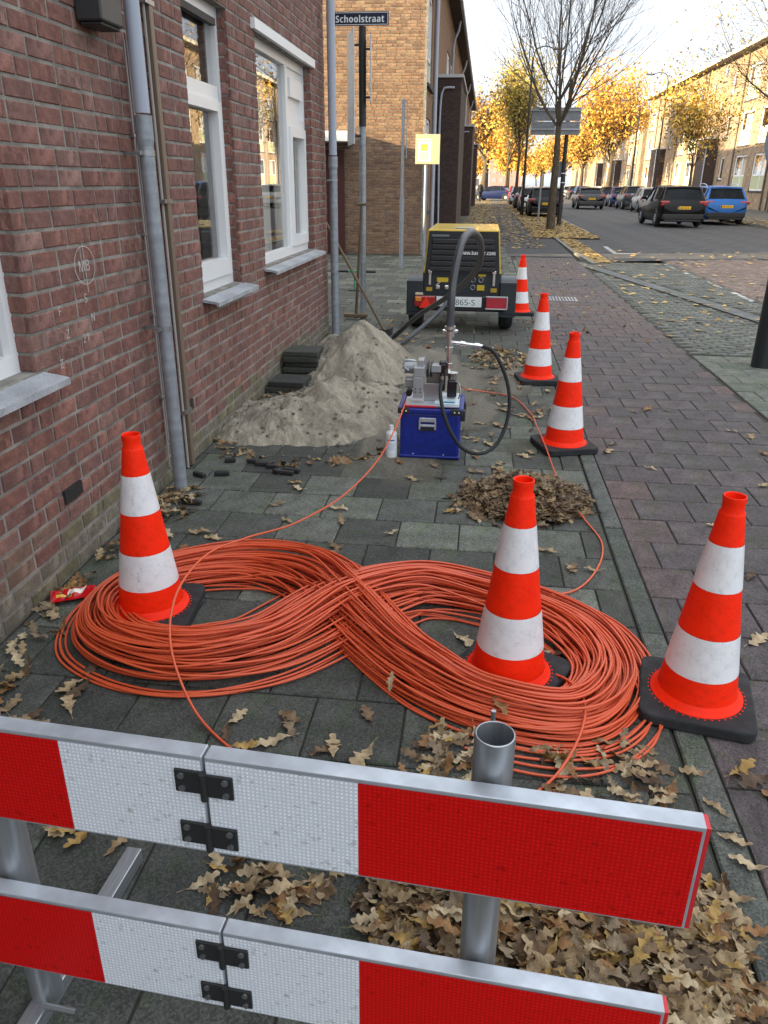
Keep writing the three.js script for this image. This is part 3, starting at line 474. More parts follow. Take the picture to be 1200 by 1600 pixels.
const tr = (o) => growTree({ levels: 4, forks: 3, spread: 0.62, first: 1.1, wob: 0.22, up: 0.12, fluff: 0.3, leafSize: 0.11, ...o });
tr({ x: 2.5, z: -31.6, seed: 101, trunk: 4.4, rad: 0.17, lean: 0.03, forks: 6, spread: 0.7, up: 0.12, wob: 0.14, thin: 0.9, first: 1.25, levels: 4, leaves: 1500, leafSize: 0.07, maxLeafY: 5.6, fluff: 0.2, colors: OLIVE, label: 'slender nearly bare street tree with fanned upright branches beside the large sign board' });
tr({ x: 12.6, z: -36, seed: 102, trunk: 4.6, rad: 0.2, forks: 5, spread: 1.0, up: 0.05, first: 1.25, levels: 4, leaves: 3500, leafSize: 0.06, fluff: 0.07, colors: BROWN.concat(OLIVE), label: 'spreading street tree with thin brown leaves in front of the apartment block' });
tr({ x: 12.3, z: -52.7, seed: 103, trunk: 3.2, rad: 0.13, forks: 3, spread: 0.65, leaves: 3800, leafSize: 0.1, fluff: 0.6, colors: GOLD.concat(OLIVE), label: 'young golden leaved tree between parked cars and the apartment block' });
tr({ x: 12.2, z: -86.7, seed: 104, trunk: 4.4, rad: 0.36, forks: 4, spread: 0.7, first: 1.3, leaves: 8000, leafSize: 0.15, fluff: 0.9, colors: GOLD, label: 'broad golden orange oak with a thick trunk across the road' });
for (const [x, z, s] of [[11.9, -108, 105], [11.5, -128, 106], [11.8, -150, 107], [11.5, -176, 108]]) tr({ x, z, seed: s, trunk: 4, rad: 0.34, forks: 4, spread: 0.75, first: 1.1, levels: 3, leaves: 2600, leafSize: 0.2, fluff: 1.1, colors: GOLD.concat(BROWN), label: 'dark trunked golden oak in the far row across the road' });
tr({ x: 2.3, z: -66, seed: 109, trunk: 4.2, rad: 0.16, forks: 4, spread: 0.45, up: 0.16, first: 1.15, leaves: 4500, leafSize: 0.11, fluff: 0.6, colors: OLIVE, label: 'olive yellow street tree behind the black lamp post' });
tr({ x: 2.1, z: -88, seed: 110, trunk: 4.4, rad: 0.18, forks: 4, spread: 0.5, first: 1.2, leaves: 4000, leafSize: 0.13, fluff: 0.7, colors: OLIVE.concat(GOLD), label: 'tall yellow green street tree behind the olive one' });
tr({ x: -0.4, z: -128, seed: 111, trunk: 5, rad: 0.7, forks: 5, spread: 0.55, first: 1.5, leaves: 2600, leafSize: 0.25, fluff: 0.9, colors: BROWN.concat(GOLD), label: 'big old tree with a thick dark trunk at the end of the pavement' });
for (const [x, z, s] of [[3, -118, 112], [4.5, -190, 113], [9, -215, 114], [14, -240, 115], [-3, -220, 116]]) tr({ x, z, seed: s, trunk: 4, rad: 0.25, forks: 4, spread: 0.7, levels: 3, leaves: 1800, leafSize: 0.28, fluff: 1.1, colors: GOLD, label: 'hazy golden tree far down the street' });
// ---------- street furniture ----------
const font = await new FontLoader().loadAsync('fonts/droid/droid_sans_bold.typeface.json');
{ // street name post
  const z = -9.9, x = -1.47, t = thing('street_sign_post', 'galvanised post carrying the dark blue street name sign beside the house corner', 'sign', [x, 0, z]);
  part(t, 'post', metreUV(cyl(0.038, 0.038, 3.2, 0, 0, 0, 16)), M.zinc); part(t, 'sleeve', cyl(0.042, 0.042, 1.0, 0, 2.2, 0, 16), M.black);
  const face = canvas(1024, 200, (c, w, h) => { c.fillStyle = '#0a1230'; c.fillRect(0, 0, w, h); c.strokeStyle = '#dfe6ea'; c.lineWidth = 9; c.strokeRect(14, 14, w - 28, h - 28); c.fillStyle = '#e8edf0'; c.font = 'bold 138px sans-serif'; c.textBaseline = 'middle'; c.textAlign = 'center'; c.fillText('Schoolstraat', w / 2 + 26, h / 2 + 6, w - 120); });
  const n = part(t, 'name_plate', rbox(0.68, 0.135, 0.012, -0.04, 3.27, 0.03, 0.004), mat([0.02, 0.025, 0.06]));
  part(n, 'lettering', new THREE.PlaneGeometry(0.676, 0.131).translate(-0.04, 3.27, 0.0375), mat([1, 1, 1], { map: face, roughness: 0.4 }));
  part(t, 'traffic_sign', rbox(0.015, 1.15, 0.5, 0, 0, 0, 0.004).rotateY(0.3).translate(-0.13, 2.58, 0.03), M.alu); part(t, 'bracket', [box(0.12, 0.02, 0.03, -0.07, 3.02, 0.02), box(0.12, 0.02, 0.03, -0.07, 2.1, 0.02), box(0.1, 0.02, 0.03, 0.05, 2.98, 0.01), box(0.1, 0.02, 0.03, 0.05, 2.5, 0.01)], M.black);
  part(t, 'small_sign', rbox(0.012, 0.66, 0.3, 0, 0, 0, 0.004).rotateY(0.12).translate(0.1, 2.77, 0.03), M.alu);
}
{ // two more thin posts near the gable
  const t = thing('bare_post', 'thin galvanised post with an empty sign bracket in front of the tan gable', 'post', [-1.66, 0, -16.5]);
  part(t, 'post', cyl(0.045, 0.045, 1.35, 0, 0, 0, 12), M.zinc); part(t, 'upper_post', cyl(0.03, 0.03, 1.72, 0, 1.35, 0, 12), M.zinc); part(t, 'bracket', [box(0.012, 1.0, 0.04, 0.075, 2.55, 0), box(0.08, 0.015, 0.03, 0.04, 3.04, 0), box(0.08, 0.015, 0.03, 0.04, 2.06, 0)], M.zinc);
  const u = thing('notice_board', 'notice in a clear sleeve on a post at the corner of the tan terrace', 'sign', [-1.36, 0, -18.8]);
  part(u, 'post', cyl(0.038, 0.038, 2.6, 0, 0, 0, 12), M.zinc); part(u, 'board', rbox(0.54, 0.6, 0.02, 0.03, 2.29, 0.05, 0.004), mat([0.5, 0.42, 0.27], { roughness: 0.3 }));
  const pg = canvas(256, 384, (c) => { c.fillStyle = '#e9e2c4'; c.fillRect(0, 0, 256, 384); c.fillStyle = '#c9a94a'; c.fillRect(60, 90, 130, 110); c.fillStyle = '#8a8370'; c.fillRect(30, 30, 190, 14); for (let k = 0; k < 8; k++) c.fillRect(30, 230 + k * 16, 150 + (k * 37) % 50, 6); });
  part(u, 'paper', new THREE.PlaneGeometry(0.3, 0.46).translate(-0.04, 2.27, 0.0625), mat([1, 1, 1], { map: pg, roughness: 0.6 }));
}
{ // big blank sign board and its black mast, backs towards us
  const t = thing('sign_board', 'large grey back of a direction board on a black mast beside the bare tree', 'sign', [3.1, 0, -35]);
  part(t, 'mast', [cyl(0.09, 0.075, 5.4, 0, 0, 0, 14)], mat([0.02, 0.021, 0.024], { roughness: 0.5 })); part(t, 'band', [cyl(0.092, 0.09, 0.03, 0, 2.0, 0, 14), cyl(0.092, 0.09, 0.03, 0, 1.65, 0, 14)], M.white);
  for (let i = 0; i < 2; i++) for (let j = 0; j < 2; j++) part(t, 'panel', rbox(0.95, 0.48, 0.04, -0.97 + i * 0.96, 3.66 + j * 0.5, 0.16, 0.006), mat([0.30, 0.33, 0.37], { roughness: 0.5, map: rep(T.fine, 1) }));
  part(t, 'rail', [box(2.0, 0.05, 0.04, -0.5, 3.62, 0.2), box(2.0, 0.05, 0.04, -0.5, 4.3, 0.2)], M.steel);
  part(t, 'small_sign', new THREE.CylinderGeometry(0.3, 0.3, 0.015, 24).rotateX(Math.PI / 2).translate(-0.2, 2.15, -0.1), mat([0.2, 0.22, 0.25]));
}
function lampPost(x, z, h, label, arm) {
  const t = thing('lamp_post', label, 'lamp post', [x, 0, z], 0, 'street lamps along the road'), bm = mat([0.018, 0.02, 0.02], { roughness: 0.5 });
  part(t, 'pole', [cyl(0.1, 0.09, 1.2, 0, 0, 0, 12), cyl(0.075, 0.045, h - 1.2, 0, 1.2, 0, 12)], bm);
  const a = part(t, 'arm', tube([[0, h - 0.1, 0], [arm * 0.15, h + 0.35, 0], [arm * 0.6, h + 0.5, 0], [arm, h + 0.4, 0]], 0.03, 20, 6), bm); part(t, 'lamp_head', rbox(0.6, 0.1, 0.22, arm + Math.sign(arm) * 0.25, h + 0.38, 0, 0.04), mat([0.1, 0.1, 0.1]));
}
lampPost(2.03, -46.2, 7.6, 'tall slim black lamp post standing in the leafy verge', 1.0);
lampPost(12.0, -62, 8.2, 'black lamp post with a curved arm in front of the apartment block', -1.0); lampPost(12.0, -72, 7.5, 'dark lamp post further along the apartment block', -1.0);
{
  const t = thing('verge_post', 'short grey post on the verge behind the black parked car', 'post', [2.55, 0, -40]); part(t, 'post', cyl(0.05, 0.05, 2.1, 0, 0, 0, 10), M.zinc); part(t, 'cap', cyl(0.06, 0.03, 0.1, 0, 2.1, 0, 10), M.black);
  const u = thing('sign_pole', 'thick black pole with a round grey sign back on the corner pavement', 'sign', [2.73, 0, -7.75]);
  part(u, 'pole', [cyl(0.1, 0.085, 2.6, 0, 0, 0, 24)], mat([0.012, 0.016, 0.017], { roughness: 0.4 })); part(u, 'band', cyl(0.094, 0.093, 0.04, 0, 1.02, 0, 24), M.white);
  part(u, 'round_sign', new THREE.CylinderGeometry(0.36, 0.36, 0.012, 48).rotateX(Math.PI / 2).translate(-0.03, 1.97, 0.14), mat([0.19, 0.24, 0.29], { roughness: 0.45, map: rep(T.fine, 2) })); part(u, 'bracket', box(0.2, 0.05, 0.05, 0, 1.97, 0.11), M.black);
  part(u, 'green_plate', rbox(0.3, 0.16, 0.02, -0.17, 2.5, 0.12, 0.01), mat([0.02, 0.12, 0.06], { roughness: 0.4 }));
}
{ // gully grate
  const t = thing('drain_grate', 'flat metal drain grate with slots in the paver path', 'grate', [1.2, 0.003, -12.2]); part(t, 'frame', [box(0.5, 0.012, 0.03, 0, 0, -0.2), box(0.5, 0.012, 0.03, 0, 0, 0.2), box(0.03, 0.012, 0.37, -0.235, 0, 0), box(0.03, 0.012, 0.37, 0.235, 0, 0)], M.steel); part(t, 'bed', box(0.44, 0.004, 0.37, 0, -0.004, 0), M.black);
  for (let k = 0; k < 9; k++) part(t, 'bar', box(0.025, 0.012, 0.37, -0.19 + k * 0.047, 0, 0), M.steel);
}
// ---------- cars ----------
const tyreG = new THREE.TorusGeometry(0.26, 0.085, 10, 28).rotateY(Math.PI / 2).scale(1.25, 1, 1), rimG = join([new THREE.CylinderGeometry(0.2, 0.2, 0.12, 20).rotateZ(Math.PI / 2)]);
const spokeG = join([0, 1, 2, 3, 4].map((k) => box(0.02, 0.34, 0.04, 0, 0, 0).rotateX(k * Math.PI / 5)));
const carGlass = phys([0.01, 0.012, 0.014], { roughness: 0.06, specularIntensity: 0.25 }), tailM = phys([0.35, 0.01, 0.01], { roughness: 0.15, clearcoat: 1 }), headM = phys([0.7, 0.72, 0.75], { roughness: 0.1, clearcoat: 1 }), plateM = mat([0.72, 0.48, 0.03], { roughness: 0.4 });
const plateText = (s) => canvas(256, 60, (c) => { c.fillStyle = '#e8b21a'; c.fillRect(0, 0, 256, 60); c.fillStyle = '#15294f'; c.fillRect(0, 0, 22, 60); c.fillStyle = '#111'; c.font = 'bold 44px sans-serif'; c.textAlign = 'center'; c.textBaseline = 'middle'; c.fillText(s, 138, 33); });
function loft(secs) {                                    // secs: [z, [[x, y], ...]] half sections from the middle bottom to the middle top
  const P = []; const full = secs.map(([z, h]) => h.map(([x, y]) => [x, y, z]).concat(h.slice().reverse().map(([x, y]) => [-x, y, z])));
  const n = full[0].length; for (let i = 0; i < full.length - 1; i++) for (let j = 0; j < n; j++) { const a = full[i][j], b = full[i][(j + 1) % n], c = full[i + 1][(j + 1) % n], d = full[i + 1][j]; P.push(a, b, c, a, c, d); }
  for (const [f, s] of [[full[0], 1], [full[full.length - 1], -1]]) for (let j = 1; j < n - 1; j++) P.push(...(s > 0 ? [f[0], f[j + 1], f[j]] : [f[0], f[j], f[j + 1]]));
  const g = new THREE.BufferGeometry(); g.setAttribute('position', new THREE.BufferAttribute(new Float32Array(P.flat()), 3)); return clean(toCreasedNormals(g, 0.7));
}
function car(o) {                                        // rear towards +z, length o.l, origin on the ground in the middle
  const { l, w, h, belt } = o, t = thing('car', o.label, 'car', [o.x, 0, o.z], o.turn || 0, o.group), W = w / 2, Z = l / 2;
  const paint = phys(o.color, { roughness: 0.35, clearcoat: 0.3, clearcoatRoughness: 0.06, metalness: 0.1, specularIntensity: 0.25 });
  const sec = (z, b, t2, ww) => [z, [[0, b], [ww * 0.86, b], [ww * 0.97, b + 0.12], [ww, b + 0.35], [ww * 0.985, t2 - 0.12], [ww * 0.93, t2], [0, t2 + 0.015]]];
  part(t, 'body', loft([sec(-Z, 0.32, 0.62, W * 0.72), sec(-Z + 0.12, 0.24, 0.72, W * 0.9), sec(-Z + 0.6, 0.2, belt - 0.12, W * 0.98), sec(-Z + 1.25, 0.2, belt - 0.04, W), sec(0, 0.2, belt, W), sec(Z - 0.7, 0.2, belt + 0.05, W), sec(Z - 0.16, 0.26, belt + 0.04, W * 0.97), sec(Z - 0.02, 0.34, belt - 0.1, W * 0.9), sec(Z, 0.4, belt - 0.22, W * 0.86)]), paint);
  const zr = Z - (o.boot ?? 0.22), zf = -Z + 1.2, gh = (dw, dz, dy) => loft([[zf + dz, [[0, belt - 0.05], [W * 0.9 - dw, belt - 0.05], [W * 0.88 - dw, belt], [0, belt + 0.02]]], [zf + 0.75, [[0, belt - 0.05], [W * 0.95 - dw, belt - 0.05], [W * 0.76 - dw, h - 0.1 - dy], [0, h - 0.06 - dy]]], [0.1, [[0, belt - 0.05], [W * 0.95 - dw, belt - 0.05], [W * 0.74 - dw, h - 0.03 - dy], [0, h - dy]]], [zr - (o.slope ?? 0.45), [[0, belt - 0.05], [W * 0.94 - dw, belt - 0.05], [W * 0.72 - dw, h - 0.08 - dy], [0, h - 0.05 - dy]]], [zr - dz * 0.3, [[0, belt - 0.05], [W * 0.88 - dw, belt - 0.05], [W * 0.84 - dw, belt + 0.04], [0, belt + 0.06]]]]);
  part(t, 'windows', gh(0, 0, 0), carGlass);
  const zt = zr - (o.slope ?? 0.45);
  part(t, 'roof', loft([[zf + 0.72, [[0, h - 0.1], [W * 0.79, h - 0.13], [W * 0.77, h - 0.085], [0, h - 0.045]]], [0.1, [[0, h - 0.05], [W * 0.77, h - 0.06], [W * 0.74, h - 0.012], [0, h + 0.015]]], [zt + 0.08, [[0, h - 0.1], [W * 0.75, h - 0.12], [W * 0.72, h - 0.06], [0, h - 0.03]]]]), paint);
  const pil = []; for (const s of [-1, 1]) { pil.push(rod(V(s * W * 0.9, belt - 0.02, zf + 0.02), V(s * W * 0.775, h - 0.1, zf + 0.74), 0.035, 0.035, 6), rod(V(s * W * 0.95, belt, 0.15), V(s * W * 0.755, h - 0.05, 0.12), 0.035, 0.03, 6), rod(V(s * W * 0.88, belt, zr - 0.02), V(s * W * 0.735, h - 0.09, zt + 0.02), 0.06, 0.045, 6), rod(V(s * W * 0.94, belt, zr - 0.62), V(s * W * 0.735, h - 0.07, zt - 0.25), 0.05, 0.04, 6)); }
  pil.forEach((g) => part(t, 'pillar', g, paint));
  part(t, 'bumper', rbox(w * 0.9, 0.22, 0.16, 0, 0.42, Z - 0.06, 0.05), o.plastic ? M.black : paint); part(t, 'lower_bumper', rbox(w * 0.8, 0.14, 0.14, 0, 0.29, Z - 0.07, 0.04), M.black);
  for (const s of [-1, 1]) { part(t, 'tail_light', rbox(o.tail?.[0] ?? 0.3, o.tail?.[1] ?? 0.16, 0.14, s * (W * 0.82), belt - 0.1, Z - 0.1, 0.04), tailM); part(t, 'headlight', rbox(0.34, 0.14, 0.2, s * W * 0.68, 0.62, -Z + 0.12, 0.05), headM); part(t, 'mirror', rbox(0.2, 0.14, 0.1, s * (W + 0.1), belt + 0.08, zf + 0.45, 0.04), paint); }
  const pl = part(t, 'number_plate', box(0.52, 0.115, 0.015, 0, belt - 0.26, Z + 0.012), plateM); if (o.plate) part(pl, 'lettering', new THREE.PlaneGeometry(0.5, 0.108).translate(0, belt - 0.26, Z + 0.0215), mat([1, 1, 1], { map: plateText(o.plate), roughness: 0.4 }));
  for (const [x, z] of [[-1, 1], [1, 1], [-1, -1], [1, -1]]) { const wz = z > 0 ? Z - 0.85 : -Z + 0.88, wh = part(t, 'wheel', tyreG.clone().translate(x * (W - 0.09), 0.342, wz), M.rubber); part(wh, 'rim', spokeG.clone().translate(x * (W - 0.0), 0.342, wz), M.alu); part(wh, 'hub', rimG.clone().translate(x * (W - 0.085), 0.342, wz), M.black); part(t, 'wheel_arch', new THREE.TorusGeometry(0.36, 0.03, 6, 20, Math.PI).rotateY(Math.PI / 2).translate(x * (W - 0.012), 0.33, wz), M.black); }
  if (o.rails) part(t, 'roof_rails', [-1, 1].map((s) => tube([[s * W * 0.72, h - 0.03, -0.5], [s * W * 0.74, h + 0.05, -0.3], [s * W * 0.74, h + 0.05, 0.8], [s * W * 0.71, h - 0.04, 1.05]], 0.018, 20, 6)), M.alu);
  return t;
}
const SUV = { l: 4.4, w: 1.84, h: 1.6, belt: 1.02, boot: 0.16, slope: 0.42 }, HATCH = { l: 4.1, w: 1.76, h: 1.47, belt: 0.93, boot: 0.18, slope: 0.42 }, SEDAN = { l: 4.6, w: 1.82, h: 1.44, belt: 0.95, boot: 0.75, slope: 0.5 };
const kerbside = 'cars parked along the right kerb', leftside = 'cars parked along the left verge';
car({ ...SUV, x: 7.95, z: -37.0, turn: 0.04, color: [0.005, 0.005, 0.006], label: 'black sport utility vehicle driving away with its tail lights glowing red', plate: 'HV-132-K', tail: [0.34, 0.2], plastic: true });
car({ ...SUV, x: 10.5, z: -39.9, color: [0.03, 0.14, 0.42], label: 'bright blue sport utility vehicle with silver roof rails parked at the kerb', group: kerbside, plate: 'NF-870-B', rails: true, tail: [0.42, 0.14], plastic: true });
car({ ...HATCH, x: 10.6, z: -46, color: [0.45, 0.46, 0.47], label: 'pale grey car mostly hidden behind the bright blue one', group: kerbside });
car({ ...HATCH, x: 10.5, z: -55.5, color: [0.35, 0.36, 0.37], label: 'silver grey estate car parked behind the black sport utility vehicle', group: kerbside, plate: 'SR-118-F' });
car({ ...SUV, h: 1.55, x: 10.5, z: -61.5, color: [0.05, 0.055, 0.06], label: 'dark grey car parked next after the silver estate', group: kerbside });
car({ ...HATCH, x: 10.5, z: -67.5, color: [0.02, 0.04, 0.12], label: 'navy blue hatchback in the parked row', group: kerbside });
car({ ...HATCH, x: 10.5, z: -73, color: [0.02, 0.02, 0.022], label: 'black hatchback in the parked row', group: kerbside });
car({ ...SEDAN, x: 10.5, z: -80, color: [0.7, 0.7, 0.7], label: 'white saloon at the far end of the parked row', group: kerbside });
for (const [z, c, n] of [[-92, [0.03, 0.06, 0.16], 'blue'], [-99, [0.02, 0.02, 0.02], 'black'], [-107, [0.4, 0.4, 0.42], 'silver']]) car({ ...HATCH, x: 10.3, z, color: c, label: n + ' car parked far down the right kerb beyond the white saloon', group: kerbside });
car({ ...SEDAN, x: 7.35, z: -61.5, color: [0.06, 0.06, 0.062], label: 'dark saloon driving in the middle of the road ahead', plate: 'XK-406-P', tail: [0.4, 0.13] });
car({ ...HATCH, x: 3.15, z: -45.6, color: [0.012, 0.012, 0.014], label: 'small black hatchback parked behind the bare tree', group: leftside, plate: 'GT-725-X' });
car({ ...HATCH, x: 2.95, z: -53, color: [0.62, 0.63, 0.64], label: 'white hatchback parked behind the small black one', group: leftside });
for (const [z, c, n] of [[-59.5, [0.04, 0.045, 0.05], 'dark grey'], [-71, [0.45, 0.46, 0.47], 'silver'], [-77, [0.2, 0.02, 0.02], 'red']]) car({ ...HATCH, x: 2.9, z, color: c, label: n + ' car further along the left verge', group: leftside });
car({ ...SEDAN, x: 0.9, z: -86, turn: 1.25, color: [0.012, 0.02, 0.07], label: 'dark blue car standing crosswise at the far end of the path' });

// ---------- a pedestrian far off ----------
function bodyMesh(joints, bones, size, res, center) {    // smooth union of tapered capsules
  const mc = new MarchingCubes(res, new THREE.MeshBasicMaterial(), false, false, 60000); mc.isolation = 0; const sd = (p, a, b, ra, rb) => { const ba = b.clone().sub(a), t = clamp(p.clone().sub(a).dot(ba) / ba.lengthSq()); return p.distanceTo(a.clone().addScaledVector(ba, t)) - lerp(ra, rb, t); };
  const k = 0.03; for (let z = 0; z < res; z++) for (let y = 0; y < res; y++) for (let x = 0; x < res; x++) { const p = V((x - res / 2) / (res / 2), (y - res / 2) / (res / 2), (z - res / 2) / (res / 2)).multiplyScalar(size).add(center); let s = 0; for (const [a, b] of bones) s += Math.exp(-sd(p, joints[a][0], joints[b][0], joints[a][1], joints[b][1]) / k); mc.field[x + y * res + z * res * res] = k * Math.log(Math.max(s, 1e-30)); }
  mc.update(); const n = mc.count, g = new THREE.BufferGeometry(); g.setAttribute('position', new THREE.BufferAttribute(mc.positionArray.slice(0, n * 3), 3)); g.setAttribute('normal', new THREE.BufferAttribute(mc.normalArray.slice(0, n * 3), 3)); g.scale(size, size, size).translate(center.x, center.y, center.z); return clean(g);
}
{
  const t = thing('person', 'person in dark clothes walking on the far pavement', 'person', [-0.55, 0, -80], 0.3);
  const J = { pel: [V(0, 0.95, 0), 0.14], che: [V(0, 1.32, 0), 0.16], neck: [V(0, 1.5, 0), 0.06], head: [V(0, 1.64, 0.01), 0.095], sl: [V(-0.18, 1.4, 0), 0.065], sr: [V(0.18, 1.4, 0), 0.065], el: [V(-0.24, 1.12, -0.04), 0.05], er: [V(0.24, 1.12, 0.05), 0.05], hl: [V(-0.23, 0.88, 0.05), 0.04], hr: [V(0.23, 0.88, 0.12), 0.04], kl: [V(-0.1, 0.5, 0.08), 0.07], kr: [V(0.1, 0.5, -0.02), 0.07], al: [V(-0.1, 0.08, 0.1), 0.05], ar: [V(0.1, 0.1, -0.2), 0.05], tl: [V(-0.1, 0.04, 0.22), 0.04], tr: [V(0.1, 0.04, -0.1), 0.04], ll: [V(-0.09, 0.9, 0), 0.1], lr: [V(0.09, 0.9, 0), 0.1] };
  part(t, 'body', bodyMesh(J, [['pel', 'che'], ['che', 'neck'], ['neck', 'head'], ['che', 'sl'], ['che', 'sr'], ['sl', 'el'], ['sr', 'er'], ['el', 'hl'], ['er', 'hr'], ['pel', 'll'], ['pel', 'lr'], ['ll', 'kl'], ['lr', 'kr'], ['kl', 'al'], ['kr', 'ar'], ['al', 'tl'], ['ar', 'tr']], 1.0, 44, V(0, 0.9, 0)), mat([0.02, 0.02, 0.025]));
  part(t, 'hair', new THREE.SphereGeometry(0.1, 14, 10, 0, 7, 0, 1.7).translate(0, 1.66, -0.005), mat([0.05, 0.035, 0.025])); part(t, 'face', new THREE.SphereGeometry(0.085, 14, 10).scale(0.85, 1.1, 0.6).translate(0, 1.62, 0.065), mat([0.5, 0.3, 0.22]));
}
// ---------- traffic cones ----------
{
  const sc = T.scuff.clone(); sc.repeat.set(4, 1); sc.needsUpdate = true;
  const red = phys([1.0, 0.026, 0.003], { roughness: 0.5, specularIntensity: 0.35, map: sc }), wht = mat([0.78, 0.80, 0.84], { roughness: 0.35, map: sc }), rub = mat([0.035, 0.037, 0.04], { map: rep(T.rubber, 3), roughness: 0.85, bumpMap: rep(T.concB, 6), bumpScale: 0.002 });
  const rad = (y) => lerp(0.128, 0.0385, (y - 0.045) / (0.69 - 0.045));
  const band = (y0, y1, e = 0) => new THREE.LatheGeometry([0, 0.25, 0.5, 0.75, 1].map((t) => { const y = lerp(y0, y1, t); return new THREE.Vector2(rad(y) + e, y); }), 48);
  const skirt = new THREE.LatheGeometry([[0.146, 0.042], [0.146, 0.046], [0.134, 0.05], [rad(0.065), 0.068]].map((p) => new THREE.Vector2(...p)), 48);
  const neck = new THREE.LatheGeometry([[rad(0.69), 0.69], [0.0382, 0.697], [0.0325, 0.703], [0.0325, 0.728], [0.034, 0.732], [0.0343, 0.748], [0.032, 0.75], [0.027, 0.746], [0.027, 0.6]].map((p) => new THREE.Vector2(...p)), 40);
  const bs = new THREE.Shape(); { const a = 0.172, c = 0.045; bs.moveTo(-a + c, -a); bs.lineTo(a - c, -a); bs.quadraticCurveTo(a, -a, a, -a + c); bs.lineTo(a, a - c); bs.quadraticCurveTo(a, a, a - c, a); bs.lineTo(-a + c, a); bs.quadraticCurveTo(-a, a, -a, a - c); bs.lineTo(-a, -a + c); bs.quadraticCurveTo(-a, -a, -a + c, -a); }
  const base = metreUV(new THREE.ExtrudeGeometry(bs, { depth: 0.026, bevelEnabled: true, bevelSize: 0.008, bevelThickness: 0.008, bevelSegments: 2, curveSegments: 6 }).rotateX(-Math.PI / 2).translate(0, 0.008, 0));
  const rivets = join(Array.from({ length: 44 }, (_, i) => new THREE.SphereGeometry(0.0032, 6, 4).scale(1, 0.6, 1).translate(0.153 * Math.cos(i / 44 * 6.283), 0.0425, 0.153 * Math.sin(i / 44 * 6.283))));
  const proto = new THREE.Group();
  part(proto, 'base', base, rub); const c = part(proto, 'cone_body', [skirt, band(0.066, 0.152), band(0.15, 0.297, -0.002), band(0.295, 0.452), band(0.45, 0.602, -0.002), band(0.6, 0.69)], red);
  part(proto, 'neck', neck, red); part(proto, 'reflective_band', band(0.152, 0.295, 0.0012), wht); part(proto, 'reflective_band', band(0.452, 0.6, 0.0012), wht); part(proto, 'rivets', rivets, red);
  // print on the bands
  const pt = canvas(64, 256, (g) => { g.fillStyle = '#000'; g.fillRect(0, 0, 64, 256); g.fillStyle = '#999'; g.font = 'bold 30px sans-serif'; g.save(); g.translate(40, 200); g.rotate(-Math.PI / 2); g.fillText('MTS-AL', 0, 0); g.restore(); g.fillRect(54, 20, 2, 220); }); pt.colorSpace = '';
  const bandPrint = (y0, y1) => { const g = new THREE.LatheGeometry([0, 1].map((t) => new THREE.Vector2(rad(lerp(y0, y1, t)) + 0.0019, lerp(y0, y1, t))), 4, -0.12, 0.24); return g; };
  const pm = mat([0.25, 0.26, 0.3], { alphaMap: pt, transparent: true, opacity: 0.55 });
  for (const [x, z, turn, label, pr] of [
    [-1.238, -2.555, 0.1, 'orange and white traffic cone standing inside the coil loop beside the brick wall', 1], [0.168, -2.29, -0.5, 'orange and white traffic cone standing inside the coil loop beside the galvanised barrier post', 0],
    [0.79, -2.24, -0.2, 'orange and white traffic cone standing beside the coil on the paver edge', 0], [0.60, -4.95, 0.3, 'orange and white traffic cone just beyond the heap of swept leaves', 0],
    [0.54, -6.82, 0.15, 'orange and white traffic cone between the leaf heap cone and the compressor', 0], [0.53, -10.64, 0.1, 'orange and white traffic cone beside the right wheel of the compressor trailer', 0]]) {
    const t = proto.clone(); t.name = numbered('traffic_cone'); t.position.set(x, 0.001, z); t.rotation.y = turn; scene.add(t); tag(t, label, 'traffic cone', 'orange and white traffic cones');
    if (pr) for (const [a, b] of [[0.17, 0.28], [0.47, 0.58]]) part(t, 'printed_mark', bandPrint(a, b), pm);
  }
}
